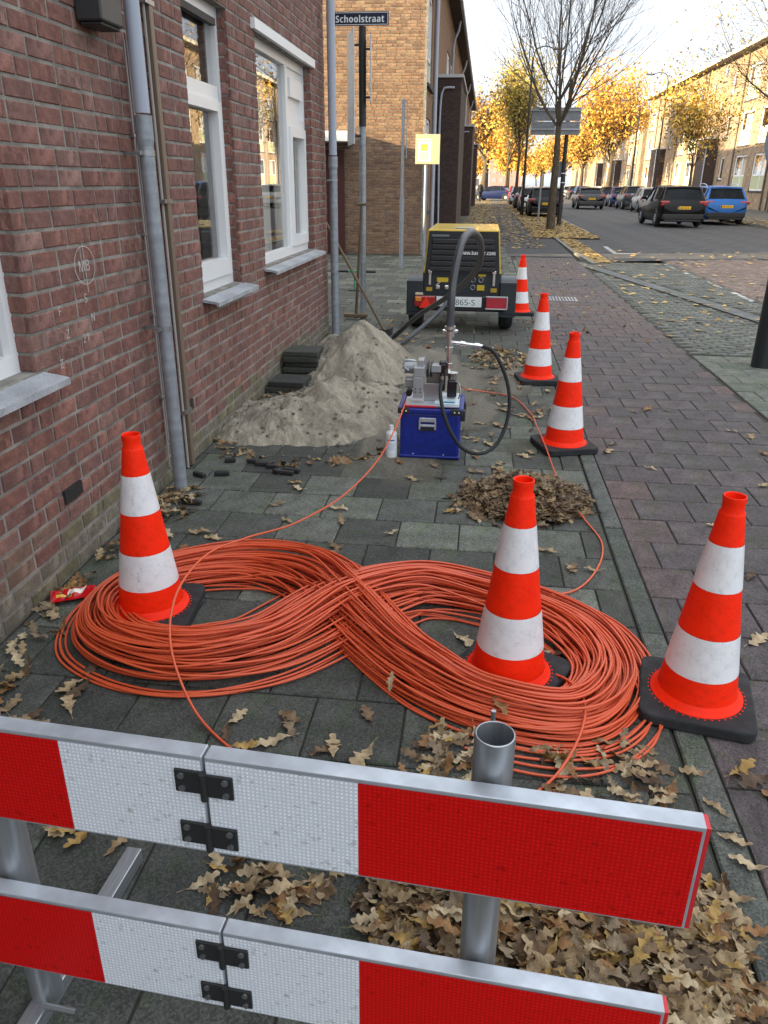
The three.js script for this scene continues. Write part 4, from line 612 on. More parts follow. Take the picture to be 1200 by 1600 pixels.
// ---------- the figure eight coil of orange duct ----------
const duct = mat([0.66, 0.10, 0.034], { roughness: 0.38 });
{
  const C = [[-0.47, -2.62, 0.17, 1], [-0.72, -2.32, 0.16, 0.6], [-1.0, -2.22, 0.155, 0.5], [-1.3, -2.3, 0.13, 0.45], [-1.42, -2.54, 0.1, 0.35], [-1.28, -2.84, 0.14, 0.3], [-0.9, -2.99, 0.17, 0.4], [-0.62, -2.86, 0.16, 0.8], [-0.47, -2.66, 0.14, 1], [-0.15, -2.27, 0.12, 0.6], [0.1, -2.1, 0.105, 0.4], [0.38, -2.08, 0.105, 0.35], [0.515, -2.32, 0.115, 0.25], [0.42, -2.62, 0.14, 0.3], [0.12, -2.8, 0.16, 0.4], [-0.2, -2.84, 0.17, 0.7]];
  const base = curve(C.map(([x, z]) => [x, 0, z]), true), n = C.length, N = 170, P = base.getPoints(N).slice(0, N), T0 = P.map((p, i) => P[(i + 1) % N].clone().sub(P[(i + N - 1) % N]).normalize());
  const at = (i, k) => { const f = i / N * n, a = Math.floor(f), t = f - a; return lerp(C[a % n][k], C[(a + 1) % n][k], t * t * (3 - 2 * t)); };
  const coil = thing('duct_coil', 'large figure eight coil of orange fibre duct lying on the pavement', 'coil', [0, 0, 0]), r = rng(201), RAD = 0.0046;
  for (let k = 0; k < 92; k++) {
    const stray = k < 7, u = k / 91, s = stray ? (k % 2 ? -1 : 1) * rr(1.05, 1.4, r) : clamp((r() * 2 - 1) * 0.95 + (r() - 0.5) * 0.1, -1, 1), h = u, f1 = rr(0, 6.28, r), f2 = rr(0, 6.28, r), f3 = rr(0, 6.28, r), amp = r() < 0.25 ? rr(0.25, 0.55, r) : rr(0.08, 0.3, r), pts = [];
    for (let i = 0; i < N; i++) {
      const a = i / N * 6.283, w = at(i, 2), c = at(i, 3), ss = clamp(s + amp * Math.sin(a + f1) + 0.12 * Math.sin(3 * a + f2), stray ? -1.75 : -1.15, stray ? 1.75 : 1.15), nx = -T0[i].z, nz = T0[i].x;
      const y = RAD + 0.001 + Math.max(0, h * lerp(0.075, 0.17, c) * Math.max(0, 1 - 0.55 * ss * ss) + 0.008 * Math.sin(2 * a + f3));
      pts.push(V(P[i].x + nx * ss * w, y, P[i].z + nz * ss * w));
    }
    part(coil, 'duct_turn', new THREE.TubeGeometry(new THREE.CatmullRomCurve3(pts, true), N + 10, RAD, 6, true), duct);
  }
  const loose = (pts) => part(coil, 'loose_end', tube(pts, RAD, 120, 7), duct);
  // single strand from the coil to the blowing machine, and back past the front of the coil
  loose([[-0.42, 0.36, -4.62], [-0.44, 0.30, -4.4], [-0.52, 0.16, -4.1], [-0.66, 0.07, -3.75], [-0.84, 0.05, -3.4], [-0.98, 0.14, -3.0], [-1.05, 0.2, -2.7], [-1.06, 0.19, -2.4], [-0.98, 0.14, -2.12], [-0.85, 0.03, -1.95], [-0.7, 0.006, -1.82], [-0.5, 0.006, -1.7], [-0.2, 0.006, -1.62], [0.1, 0.008, -1.66], [0.25, 0.02, -1.74], [0.36, 0.06, -1.9], [0.4, 0.09, -2.05], [0.37, 0.07, -2.2], [0.3, 0.02, -2.33], [0.2, 0.01, -2.42]]);
  loose([[0.3, 0.03, -2.85], [0.46, 0.008, -2.95], [0.58, 0.007, -3.15], [0.65, 0.007, -3.45], [0.6, 0.012, -3.72], [0.52, 0.05, -3.95], [0.5, 0.02, -4.4], [0.47, 0.06, -4.72], [0.44, 0.06, -5.2], [0.42, 0.02, -5.7], [0.28, 0.012, -6.2], [0.05, 0.02, -6.3], [-0.05, 0.2, -5.6], [-0.09, 0.37, -5.0]]);
  for (const [a, b] of [[0.0, 0], [0.035, 0.03], [0.07, -0.02]]) loose([[0.03 + b, 0.007, -1.9 + a * 0.6], [0.3, 0.007, -1.88 + a], [0.5 + b, 0.008, -1.94 + a], [0.62 + a * 0.7, 0.01, -2.1 + b], [0.6 + a, 0.03, -2.3]]);
}
// ---------- sand, tiles, small things on the pavement ----------
function metreUV2(g) { const p = g.attributes.position, u = g.attributes.uv; for (let i = 0; i < p.count; i++) u.setXY(i, p.getX(i) + p.getY(i) * 0.6, p.getZ(i) + p.getY(i) * 0.6); return g; }
{ // excavated sand banked against the wall: one heap with a steep far peak and a low lumpy front
  const x0 = -1.715, x1 = -0.4, z0 = -8.0, z1 = -4.4, nx = 150, nz = 380, g = new THREE.PlaneGeometry(x1 - x0, z1 - z0, nx, nz).rotateX(-Math.PI / 2).translate((x0 + x1) / 2, 0, (z0 + z1) / 2), p = g.attributes.position;
  const fb = (x, z, f, s) => noise(x * f, z * f, s) - 0.5, cone = (x, z, cx, cz, h, sl, ex) => h - sl * Math.hypot((x - cx) * ex, z - cz);
  const top = (x, z) => {
    const wx = x + 0.09 * fb(x, z, 3, 1) + 0.04 * fb(x, z, 9, 2), wz = z + 0.1 * fb(x, z, 3, 3) + 0.04 * fb(x, z, 9, 4);
    const c = [cone(wx, wz, -1.08, -7.02, 0.50, 0.66, 1.15), cone(wx, wz, -1.3, -7.35, 0.30, 0.5, 1), cone(wx, wz, -1.0, -5.55, 0.33, 0.5, 1), cone(wx, wz, -1.28, -5.15, 0.24, 0.42, 0.8), cone(wx, wz, -0.85, -6.15, 0.12, 0.3, 1), cone(wx, wz, -1.5, -5.45, 0.17, 0.4, 0.8)];
    let s = 0; for (const k of c) s += Math.exp(k / 0.03); const h = 0.03 * Math.log(s), lump = 0.05 * fb(x, z, 7, 5) + 0.02 * fb(x, z, 16, 6) + 0.013 * fb(x, z, 36, 7) + 0.011 * fb(x, z, 75, 8);
    return Math.max(-0.012, h - 0.035 + lump * smooth(-0.02, 0.06, h));
  };
  for (let i = 0; i < p.count; i++) p.setY(i, top(p.getX(i), p.getZ(i))); g.computeVertexNormals(); metreUV2(g);
  const t = thing('sand_heap', 'heap of grey sand with a steep peak banked against the brick wall', 'sand'); part(t, 'sand', g, M.sand);
  const r = rng(231), cl = []; for (let k = 0; k < 220; k++) { const a = r() * 6.28, q = rr(0.3, 1.15, r), front = r() < 0.65, x = clamp((front ? -1.05 : -1.08) + 0.62 * q * Math.cos(a), -1.7, -0.3), z = (front ? -5.4 : -7.0) + (front ? 0.85 : 0.7) * q * Math.sin(a), s = rr(0.004, 0.017, r) * (r() < 0.1 ? 1.5 : 1); cl.push(new THREE.IcosahedronGeometry(s, 0).scale(rr(0.8, 1.3, r), 0.75, rr(0.8, 1.3, r)).rotateY(a).translate(x, Math.max(0, top(x, z)) + s * 0.45, z)); }
  part(t, 'clods', cl, M.sand).userData.kind = 'stuff';
}
{ // sand trodden over the tiles
  const n = 256, d = new Uint8Array(n * n * 4); for (let j = 0; j < n; j++) for (let i = 0; i < n; i++) { const u = i / n - 0.5, v = j / n - 0.5, q = Math.hypot(u, v) * 2, k = smooth(0.42, 0.62, fbm(i / n, j / n, 6, 5, 99) + 0.42 * (1 - q) - 0.12) * smooth(1, 0.8, q); d.fill(k * 235, (j * n + i) * 4, (j * n + i) * 4 + 4); }
  const al = new THREE.DataTexture(d, n, n); al.magFilter = THREE.LinearFilter; al.needsUpdate = true;
  const g = new THREE.PlaneGeometry(2.4, 5.4).rotateX(-Math.PI / 2).translate(-0.45, 0.0045, -6.6); struct('sand_spill', g, mat([0.25, 0.235, 0.19], { map: T.sand, alphaMap: al, transparent: true, roughness: 1 }));
}
{
  const tileM = [[0.085, 0.085, 0.078], [0.11, 0.11, 0.1], [0.07, 0.07, 0.066]].map((c) => { const m = M.tile.clone(); m.color = lin(...c); return m; }), g = metreUV(rbox(0.298, 0.043, 0.298, 0, 0, 0, 0.006, 1)); const r = rng(211);
  for (const [x, z, n, w] of [[-1.54, -6.75, 5, 'taller'], [-1.55, -6.2, 2, 'low']]) for (let k = 0; k < n; k++) { const t = new THREE.Mesh(g, tileM[Math.floor(r() * 3)]); t.name = numbered('loose_tile'); t.castShadow = t.receiveShadow = true; t.position.set(x + rr(-0.015, 0.015, r), 0.024 + k * 0.046, z + rr(-0.02, 0.02, r)); t.rotation.y = rr(-0.08, 0.08, r); scene.add(t); tag(t, ['lowest', 'second lowest', 'middle', 'second highest', 'topmost'][n === 2 ? k * 4 : k] + ' dark paving tile in the ' + w + ' stack against the wall', 'tile', 'lifted paving tiles stacked by the wall'); }
}
{ // rubber foam offcuts
  const r = rng(221), spots = [[410, 728, 4], [395, 724, 3], [425, 732, 3], [432, 740, 2], [455, 738, 5], [448, 742, 4], [347, 743, 4], [312, 745, 4], [360, 722, 3], [300, 788, 5]];
  for (const [px, py, s] of spots) { const p = atY(px, py), a = rr(-0.5, 0.5, r), l = s * 0.022; const m = part(scene, numbered('foam_offcut'), metreUV(rbox(l, 0.026, 0.03, 0, 0, 0, 0.006)), M.black); m.position.set(p.x, 0.0145, p.z); m.rotation.y = a; tag(m, 'short black rubber offcut lying on the tiles near the wall', 'offcut', 'black rubber offcuts on the tiles'); }
  const w = thing('sweet_wrapper', 'crumpled red sweet wrapper at the foot of the wall beside the coil', 'wrapper', [-1.6, 0.012, -2.62], 0.5), g = new THREE.PlaneGeometry(0.17, 0.1, 18, 12).rotateX(-Math.PI / 2), p = g.attributes.position; for (let i = 0; i < p.count; i++) p.setY(i, 0.012 + 0.03 * noise(p.getX(i) * 40, p.getZ(i) * 40, 8) * smooth(0.06, 0, Math.abs(p.getZ(i)) - 0.0)); g.computeVertexNormals();
  const wt = canvas(256, 160, (c) => { c.fillStyle = '#c40d18'; c.fillRect(0, 0, 256, 160); c.fillStyle = '#efe7d8'; c.beginPath(); c.ellipse(150, 70, 70, 40, -0.4, 0, 7); c.fill(); c.fillStyle = '#d8b13a'; c.fillRect(20, 110, 90, 20); c.fillStyle = '#2a6b45'; c.fillRect(180, 20, 50, 30); c.fillStyle = '#7fb6d8'; c.fillRect(130, 55, 50, 25); });
  part(w, 'film', g, phys([1, 1, 1], { map: wt, roughness: 0.25, side: THREE.DoubleSide })); part(w, 'seal', box(0.012, 0.004, 0.1, -0.088, 0.014, 0), mat([0.6, 0.05, 0.06], { roughness: 0.3 }));
}
{ // tools leaning on the sign post
  const wood = mat([0.30, 0.23, 0.15], { map: rep(T.wood, 2), roughness: 0.7 });
  const top = atZ(565, 319, -9.6), foot = atY(556, 499); const a = thing('broom', 'wooden broom handle standing upright against the street sign post', 'broom', [foot.x, 0, foot.z]);
  part(a, 'handle', rod(V(0, 0.02, 0), top.clone().sub(foot), 0.018, 0.016), wood); part(a, 'grip', (() => { const d = top.clone().sub(foot); return rod(d.clone().add(V(-0.06, 0, 0)), d.clone().add(V(0.06, 0, 0)), 0.016, 0.016); })(), wood); part(a, 'head', rbox(0.3, 0.05, 0.08, 0, 0.05, 0, 0.015), wood); 
  const s0 = atZ(505, 340, -9.2), s1 = atY(601, 522); const b = thing('shovel', 'long handled shovel leaning from the wall onto the sand', 'shovel', [s1.x, 0, s1.z]);
  part(b, 'shaft', rod(V(0, 0.03, 0), s0.clone().sub(s1), 0.017, 0.015), wood); part(b, 'blade', (() => { const g = new THREE.CylinderGeometry(0.14, 0.1, 0.28, 14, 1, true, -0.9, 1.8).rotateX(0.5).translate(0, 0.02, -0.04); return g; })(), mat([0.2, 0.2, 0.2], { metalness: 0.7, roughness: 0.5, side: THREE.DoubleSide }));
  const c0 = atY(554, 424, 0.3), c = thing('lifting_tool', 'green and black two handed bar beside the sign post', 'tool', [c0.x, 0, c0.z]); part(c, 'stem', cyl(0.012, 0.012, 0.28, 0, 0.01, 0, 8), mat([0.05, 0.25, 0.12])); part(c, 'crossbar', rod(V(-0.1, 0.3, 0), V(0.1, 0.3, 0), 0.014), mat([0.05, 0.28, 0.14])); part(c, 'grip', rod(V(-0.34, 0.3, 0), V(-0.1, 0.3, 0), 0.02), M.black); part(c, 'grip', rod(V(0.1, 0.3, 0), V(0.34, 0.3, 0), 0.02), M.black); part(c, 'foot_plate', box(0.2, 0.012, 0.1, 0, 0.006, 0), M.black);
}
// ---------- blue case with the cable blowing machine ----------
{
  const blue = mat([0.008, 0.03, 0.34], { roughness: 0.42, map: rep(T.fine, 2) });
  const t = thing('blue_case', 'blue case with a silver handle standing open under the cable blowing machine', 'case', [-0.265, 0, -4.77], 0.0);
  part(t, 'body', rbox(0.372, 0.3, 0.372, 0, 0.153, 0, 0.02, 3), blue); part(t, 'rim', [rbox(0.4, 0.032, 0.03, 0, 0.312, 0.187, 0.008), rbox(0.4, 0.032, 0.03, 0, 0.312, -0.187, 0.008), rbox(0.03, 0.032, 0.345, 0.187, 0.312, 0, 0.008), rbox(0.03, 0.032, 0.345, -0.187, 0.312, 0, 0.008)], blue);
  part(t, 'base_rim', rbox(0.382, 0.02, 0.382, 0, 0.016, 0, 0.008), blue);
  const h = part(t, 'handle', [rbox(0.105, 0.028, 0.014, -0.015, 0.258, 0.194, 0.005), rbox(0.012, 0.06, 0.012, -0.063, 0.225, 0.193, 0.004), rbox(0.012, 0.06, 0.012, 0.033, 0.225, 0.193, 0.004), rbox(0.09, 0.016, 0.016, -0.015, 0.222, 0.196, 0.005)], M.alu); part(h, 'recess', box(0.095, 0.02, 0.004, -0.015, 0.196, 0.188), M.black);
  for (const s of [-1, 1]) { const c = part(t, 'corner_cap', rbox(0.075, 0.036, 0.02, s * 0.162, 0.314, 0.197, 0.006), M.black); part(c, 'rivet', [0, 1].map((k) => new THREE.SphereGeometry(0.005, 8, 6).translate(s * 0.162 - 0.012 + k * 0.026, 0.314, 0.2075)), M.white); part(t, 'latch', rbox(0.03, 0.07, 0.05, 0.2, 0.27, s * 0.1, 0.008), M.black); }
  part(t, 'foot_rivet', [-0.1, 0.09].map((x) => new THREE.SphereGeometry(0.004, 8, 6).translate(x, 0.035, 0.1905)), M.white);
  const m = thing('blowing_machine', 'silver cable blowing machine mounted on top of the blue case', 'machine', [-0.265, 0.33, -4.77]);
  const lt = mat([0.5, 0.53, 0.55], { metalness: 0.35, roughness: 0.4, map: rep(T.zinc, 7) });
  part(m, 'base_plate', rbox(0.34, 0.012, 0.33, 0.005, 0.008, 0, 0.003), M.alu); part(m, 'red_strap', rbox(0.19, 0.014, 0.02, -0.06, 0.006, 0.172, 0.005), mat([0.45, 0.01, 0.03], { roughness: 0.4 }));
  part(m, 'manual_sheet', box(0.15, 0.003, 0.2, 0.095, 0.017, 0.04), mat([0.6, 0.72, 0.75], { roughness: 0.2 })); part(m, 'printed_strip', box(0.07, 0.002, 0.022, 0.11, 0.0205, 0.1), mat([0.03, 0.16, 0.32]));
  const b = part(m, 'drive_block', [rbox(0.062, 0.13, 0.08, -0.085, 0.105, 0.07, 0.004), rbox(0.068, 0.06, 0.1, -0.083, 0.2, 0.05, 0.006).rotateX(0.0), rbox(0.04, 0.05, 0.09, -0.075, 0.245, 0.02, 0.006)], lt); for (const [x, y] of [[-0.1, 0.08], [-0.07, 0.08], [-0.1, 0.1], [-0.07, 0.1]]) part(b, 'bolt', new THREE.CylinderGeometry(0.004, 0.004, 0.006, 8).rotateX(Math.PI / 2).translate(x, y, 0.112), M.black);
  part(m, 'motor', [new THREE.CylinderGeometry(0.035, 0.035, 0.1, 20).rotateZ(Math.PI / 2).translate(-0.13, 0.2, -0.02), rbox(0.06, 0.06, 0.08, -0.14, 0.12, 0.02, 0.01)], mat([0.3, 0.32, 0.33], { metalness: 0.5, roughness: 0.4 })); part(m, 'grip_bow', tube([[-0.15, 0.2, 0.05], [-0.175, 0.22, 0.06], [-0.175, 0.26, 0.06], [-0.13, 0.265, 0.06], [-0.11, 0.26, 0.05]], 0.007, 24, 6), M.alu);
  part(m, 'wheel', [0, 1].map((k) => new THREE.CylinderGeometry(0.055, 0.055, 0.014, 24).rotateZ(Math.PI / 2).translate(-0.035 + k * 0.024, 0.2, -0.01)), M.blackGloss); part(m, 'housing', [rbox(0.1, 0.13, 0.09, 0.01, 0.12, -0.02, 0.006)], mat([0.16, 0.14, 0.13], { metalness: 0.5, roughness: 0.4 })); part(m, 'top_block', rbox(0.06, 0.045, 0.07, 0.02, 0.215, 0.02, 0.005), lt); part(m, 'side_plate', rbox(0.1, 0.11, 0.006, 0.0, 0.07, 0.06, 0.002), M.steel);
  part(m, 'cable_guide', new THREE.CylinderGeometry(0.02, 0.02, 0.06, 16).rotateX(Math.PI / 2).translate(-0.14, 0.075, 0.1), M.blackGloss);
  part(m, 'valve', [rbox(0.035, 0.17, 0.04, 0.062, 0.16, 0.03, 0.008), rbox(0.05, 0.05, 0.05, 0.062, 0.235, 0.02, 0.01)], M.blackGloss); part(m, 'fitting', new THREE.CylinderGeometry(0.011, 0.011, 0.05, 12).translate(0.06, 0.15, 0.066), M.chrome);
  part(m, 'regulator', [new THREE.CylinderGeometry(0.034, 0.028, 0.04, 20).translate(0.12, 0.16, -0.02)], M.chrome); part(m, 'regulator_body', rbox(0.06, 0.11, 0.06, 0.12, 0.08, -0.02, 0.01), M.blackGloss); part(m, 'gauge_hose', tube([[0.14, 0.13, 0.0], [0.165, 0.12, 0.03], [0.175, 0.06, 0.05], [0.165, 0.03, 0.05]], 0.005, 20, 6), M.steel);
  part(m, 'stand_pipe', [cyl(0.016, 0.016, 0.26, 0.092, 0.15, -0.06, 14), cyl(0.024, 0.024, 0.03, 0.092, 0.2, -0.06, 14), cyl(0.026, 0.026, 0.03, 0.092, 0.3, -0.06, 14), cyl(0.03, 0.03, 0.035, 0.092, 0.395, -0.06, 16)], M.chrome); part(m, 'coupling_lug', [rbox(0.1, 0.02, 0.02, 0.092, 0.43, -0.06, 0.008), cyl(0.034, 0.034, 0.02, 0.092, 0.44, -0.06, 16)], M.chrome);
  part(m, 'side_coupling', [rod(V(0.1, 0.36, -0.06), V(0.3, 0.345, -0.04), 0.011), rod(V(0.16, 0.356, -0.055), V(0.19, 0.353, -0.052), 0.017), rod(V(0.25, 0.349, -0.046), V(0.28, 0.346, -0.043), 0.016)], M.chrome);
  // hoses
  const hx = -0.173, hz = -4.83, hm = mat([0.11, 0.12, 0.13], { roughness: 0.42, map: rep(T.rubber, 2) });
  const hose = thing('air_hose', 'thick dark grey air hose arching high above the blue case', 'hose');
  part(hose, 'hose', tube([[hx, 0.76, hz], [hx, 0.95, hz], atZ(708, 440, -4.86), atZ(716, 398, -4.92), atZ(724, 374, -5.02), atZ(736, 363, -5.2), atZ(748, 372, -5.45), atZ(752, 392, -5.7), atZ(746, 418, -6.1), atZ(722, 446, -6.7), atZ(690, 470, -7.3), atZ(652, 494, -7.9), atY(612, 528, 0.04), atY(590, 538, 0.05)], 0.024, 140, 14), hm);
  const h2 = thing('compressor_hose', 'black hose running from the compressor outlet down behind the sand heap', 'hose'); part(h2, 'hose', tube([atZ(703, 462, -9.1), atZ(694, 478, -9.0), atZ(672, 500, -8.8), atY(640, 527, 0.06), atY(618, 540, 0.04), atY(596, 552, 0.04)], 0.024, 70, 12), hm); part(h2, 'nozzle', rod(atY(610, 545, 0.045), atY(622, 538, 0.045), 0.032), M.chrome);
  const h3 = thing('thin_hose', 'thin black hose looping beside the blue case', 'hose'); part(h3, 'hose', tube([[0.03, 0.675, -4.81], [0.09, 0.655, -4.8], atZ(782, 568, -4.78), atZ(795, 610, -4.76), atZ(793, 655, -4.72), atZ(775, 695, -4.62), atZ(748, 709, -4.5), atZ(722, 700, -4.44), atZ(703, 672, -4.44), atZ(692, 640, -4.5), atZ(688, 610, -4.62), [-0.205, 0.48, -4.705]], 0.0115, 120, 10), M.rubber);
  const bt = thing('white_bottle', 'white plastic bottle with faint print beside the blue case', 'bottle', [-0.505, 0.0, -4.6]); const btl = new THREE.LatheGeometry([[0.0, 0.001], [0.034, 0.001], [0.037, 0.006], [0.037, 0.15], [0.033, 0.165], [0.016, 0.178], [0.014, 0.186]].map((p) => new THREE.Vector2(...p)), 28);
  part(bt, 'body', btl, mat([0.72, 0.74, 0.76], { roughness: 0.35 })); part(bt, 'cap', cyl(0.017, 0.015, 0.022, 0, 0.186, 0, 16), M.white);
  const lb = canvas(128, 256, (c) => { c.fillStyle = '#dfe4ea'; c.fillRect(0, 0, 128, 256); c.fillStyle = '#3b62a8'; c.fillRect(14, 30, 96, 22); c.fillStyle = '#8fa3c0'; for (let k = 0; k < 9; k++) c.fillRect(20, 90 + k * 14, 70 + (k * 23) % 24, 4); }); part(bt, 'label', new THREE.CylinderGeometry(0.0374, 0.0374, 0.1, 20, 1, true, -0.9, 1.8).translate(0, 0.085, 0), mat([1, 1, 1], { map: lb, roughness: 0.5 }));
}
// ---------- compressor trailer ----------
{
  const t = thing('compressor_trailer', 'yellow and black mobile compressor trailer with its louvred rear towards the coil', 'trailer', [-0.22, 0, -9.2]);
  const yel = phys([0.62, 0.42, 0.02], { roughness: 0.35, clearcoat: 0.5 }), blk = mat([0.014, 0.015, 0.017], { roughness: 0.5 }), dark = mat([0.02, 0.028, 0.034], { roughness: 0.35 });
  const wedge = (x0b, x1b, x0t, x1t, y0, y1, z0, z1) => { const s = [[x0b, y0], [x1b, y0], [x1t, y1], [x0t, y1]]; return new THREE.ExtrudeGeometry(new THREE.Shape(s.map((p) => new THREE.Vector2(...p))), { depth: z1 - z0, bevelEnabled: true, bevelSize: 0.01, bevelThickness: 0.01, bevelSegments: 2 }).translate(0, 0, z0); };
  part(t, 'hood', wedge(-0.43, 0.43, -0.39, 0.39, 0.66, 1.10, -1.45, -0.02), yel); part(t, 'top_edge', (() => { const g = rbox(0.8, 0.02, 1.44, 0, 1.112, -0.74, 0.008); return g; })(), yel);
  const lp = part(t, 'rear_panel', new THREE.ExtrudeGeometry(new THREE.Shape([[-0.425, 0.65], [0.425, 0.65], [0.386, 1.108], [-0.386, 1.108]].map((p) => new THREE.Vector2(...p))), { depth: 0.02, bevelEnabled: false }).translate(0, 0, -0.005), blk);
  for (let k = 0; k < 6; k++) part(lp, 'louvre', rbox(0.7 + 0.012 * (5 - k) - 0.01, 0.05, 0.028, 0, 0.70 + k * 0.06, 0.022, 0.008).rotateX(0.0), mat([0.02, 0.021, 0.024], { roughness: 0.35 }));
  part(lp, 'lifting_grip', rbox(0.2, 0.03, 0.02, -0.26, 1.055, 0.02, 0.01), mat([0.1, 0.11, 0.12], { roughness: 0.3 })); part(t, 'roof_plate', rbox(0.2, 0.012, 0.12, 0.0, 1.13, -0.25, 0.004), M.steel);
  const tg = new TextGeometry('www.kaeser.com', { font, size: 0.042, depth: 0.002, curveSegments: 3 }); tg.computeBoundingBox(); tg.scale(0.4 / (tg.boundingBox.max.x - tg.boundingBox.min.x), 1, 1); part(lp, 'lettering', tg.translate(-0.035, 0.86, 0.038), M.white);
  part(t, 'lower_panel', rbox(0.9, 0.28, 1.4, 0, 0.53, -0.72, 0.02), dark); part(t, 'chassis', rbox(1.0, 0.18, 0.16, 0, 0.325, -0.03, 0.02), blk); part(t, 'drawbar', rbox(0.1, 0.08, 1.4, 0, 0.36, -2.0, 0.01), M.galv); part(t, 'axle', rod(V(-0.6, 0.28, -0.3), V(0.6, 0.28, -0.3), 0.03), M.steel);
  for (const s of [-1, 1]) {
    const w = part(t, 'wheel', new THREE.LatheGeometry([[0.14, -0.075], [0.25, -0.08], [0.275, -0.055], [0.28, 0], [0.275, 0.055], [0.25, 0.08], [0.14, 0.075]].map((p) => new THREE.Vector2(...p)), 32).rotateZ(Math.PI / 2).translate(s * 0.535, 0.28, -0.3), M.rubber); part(w, 'rim', new THREE.CylinderGeometry(0.15, 0.15, 0.12, 24).rotateZ(Math.PI / 2).translate(s * 0.535, 0.28, -0.3), M.alu);
    const fs = new THREE.Shape(); fs.absarc(0, 0, 0.33, 0, Math.PI, false); fs.lineTo(-0.33, -0.1); fs.lineTo(-0.305, -0.1); fs.lineTo(-0.305, 0); fs.absarc(0, 0, 0.305, Math.PI, 0, true); fs.lineTo(0.305, -0.12); fs.lineTo(0.33, -0.12); part(t, 'fender', new THREE.ExtrudeGeometry(fs, { depth: 0.19, bevelEnabled: false, curveSegments: 20 }).rotateY(Math.PI / 2).translate(s * 0.535 - 0.095, 0.28, -0.3), dark);
    part(t, 'fender_skirt', rbox(0.19, 0.36, 0.03, s * 0.535, 0.39, 0.02, 0.012), dark);
    part(t, 'jack_handle', [rbox(0.03, 0.16, 0.02, s * 0.365, 0.6, 0.02, 0.006), rbox(0.045, 0.04, 0.03, s * 0.365, 0.67, 0.02, 0.008)], M.chrome); part(t, 'warning_sticker', box(0.07, 0.045, 0.002, s * 0.37, 0.475, -0.0 + 0.012), mat([0.42, 0.3, 0.03]));
  }
  const tl = part(t, 'tail_light', rbox(0.24, 0.12, 0.05, -0.41, 0.345, 0.075, 0.012), tailM); part(tl, 'indicator', rbox(0.07, 0.05, 0.02, -0.485, 0.37, 0.095, 0.006), phys([0.7, 0.22, 0.02], { roughness: 0.2, clearcoat: 1 })); part(tl, 'reflector_triangle', new THREE.ExtrudeGeometry(new THREE.Shape([[-0.075, 0], [0.075, 0], [0, 0.125]].map((p) => new THREE.Vector2(...p))), { depth: 0.012, bevelEnabled: false }).translate(-0.40, 0.275, 0.102), mat([0.9, 0.03, 0.01], { roughness: 0.3 })); part(tl, 'top_lens', rbox(0.09, 0.03, 0.05, -0.48, 0.425, 0.07, 0.01), mat([0.5, 0.42, 0.3], { roughness: 0.3 }));
  const tr2 = part(t, 'tail_light', rbox(0.24, 0.13, 0.05, 0.41, 0.345, 0.075, 0.012), phys([0.45, 0.03, 0.05], { roughness: 0.2, clearcoat: 1 })); part(tr2, 'frame', [rbox(0.25, 0.012, 0.03, 0.41, 0.412, 0.095, 0.004), rbox(0.25, 0.012, 0.03, 0.41, 0.278, 0.095, 0.004), rbox(0.012, 0.13, 0.03, 0.53, 0.345, 0.095, 0.004)], mat([0.5, 0.5, 0.5], { roughness: 0.4 }));
  const pt = canvas(512, 112, (c, w, h) => { c.fillStyle = '#dfe6e4'; c.fillRect(0, 0, w, h); c.fillStyle = '#10151c'; c.font = '92px sans-serif'; c.textAlign = 'center'; c.textBaseline = 'middle'; c.fillText('VL-865-S', w / 2 + 8, h / 2 + 5, w - 60); });
  const pl = part(t, 'number_plate', rbox(0.52, 0.112, 0.012, -0.02, 0.345, 0.066, 0.003), M.white); part(pl, 'lettering', new THREE.PlaneGeometry(0.51, 0.104).translate(-0.02, 0.345, 0.0735), mat([1, 1, 1], { map: pt, roughness: 0.45 }));
  for (const [x, y] of [[0.13, 0.585], [0.22, 0.585], [0.13, 0.5]]) { const g = part(t, 'gauge', new THREE.TorusGeometry(0.026, 0.005, 8, 24).translate(x, y, -0.002), M.steel); part(g, 'dial', new THREE.CircleGeometry(0.024, 20).translate(x, y, -0.006), mat([0.05, 0.05, 0.06], { roughness: 0.2 })); }
  part(t, 'yellow_sticker', [box(0.085, 0.06, 0.002, 0.22, 0.5, -0.006), box(0.085, 0.04, 0.002, 0.23, 0.645, -0.006), box(0.13, 0.05, 0.002, -0.22, 0.58, -0.006)].map((g) => g.translate(0, 0, 0.012)), mat([0.55, 0.4, 0.03])); part(t, 'outlet_valve', [rbox(0.05, 0.05, 0.06, -0.27, 0.5, 0.02, 0.012), rbox(0.05, 0.05, 0.06, -0.17, 0.5, 0.02, 0.012), rod(V(-0.29, 0.52, 0.05), V(-0.24, 0.56, 0.05), 0.008)], M.chrome);
}
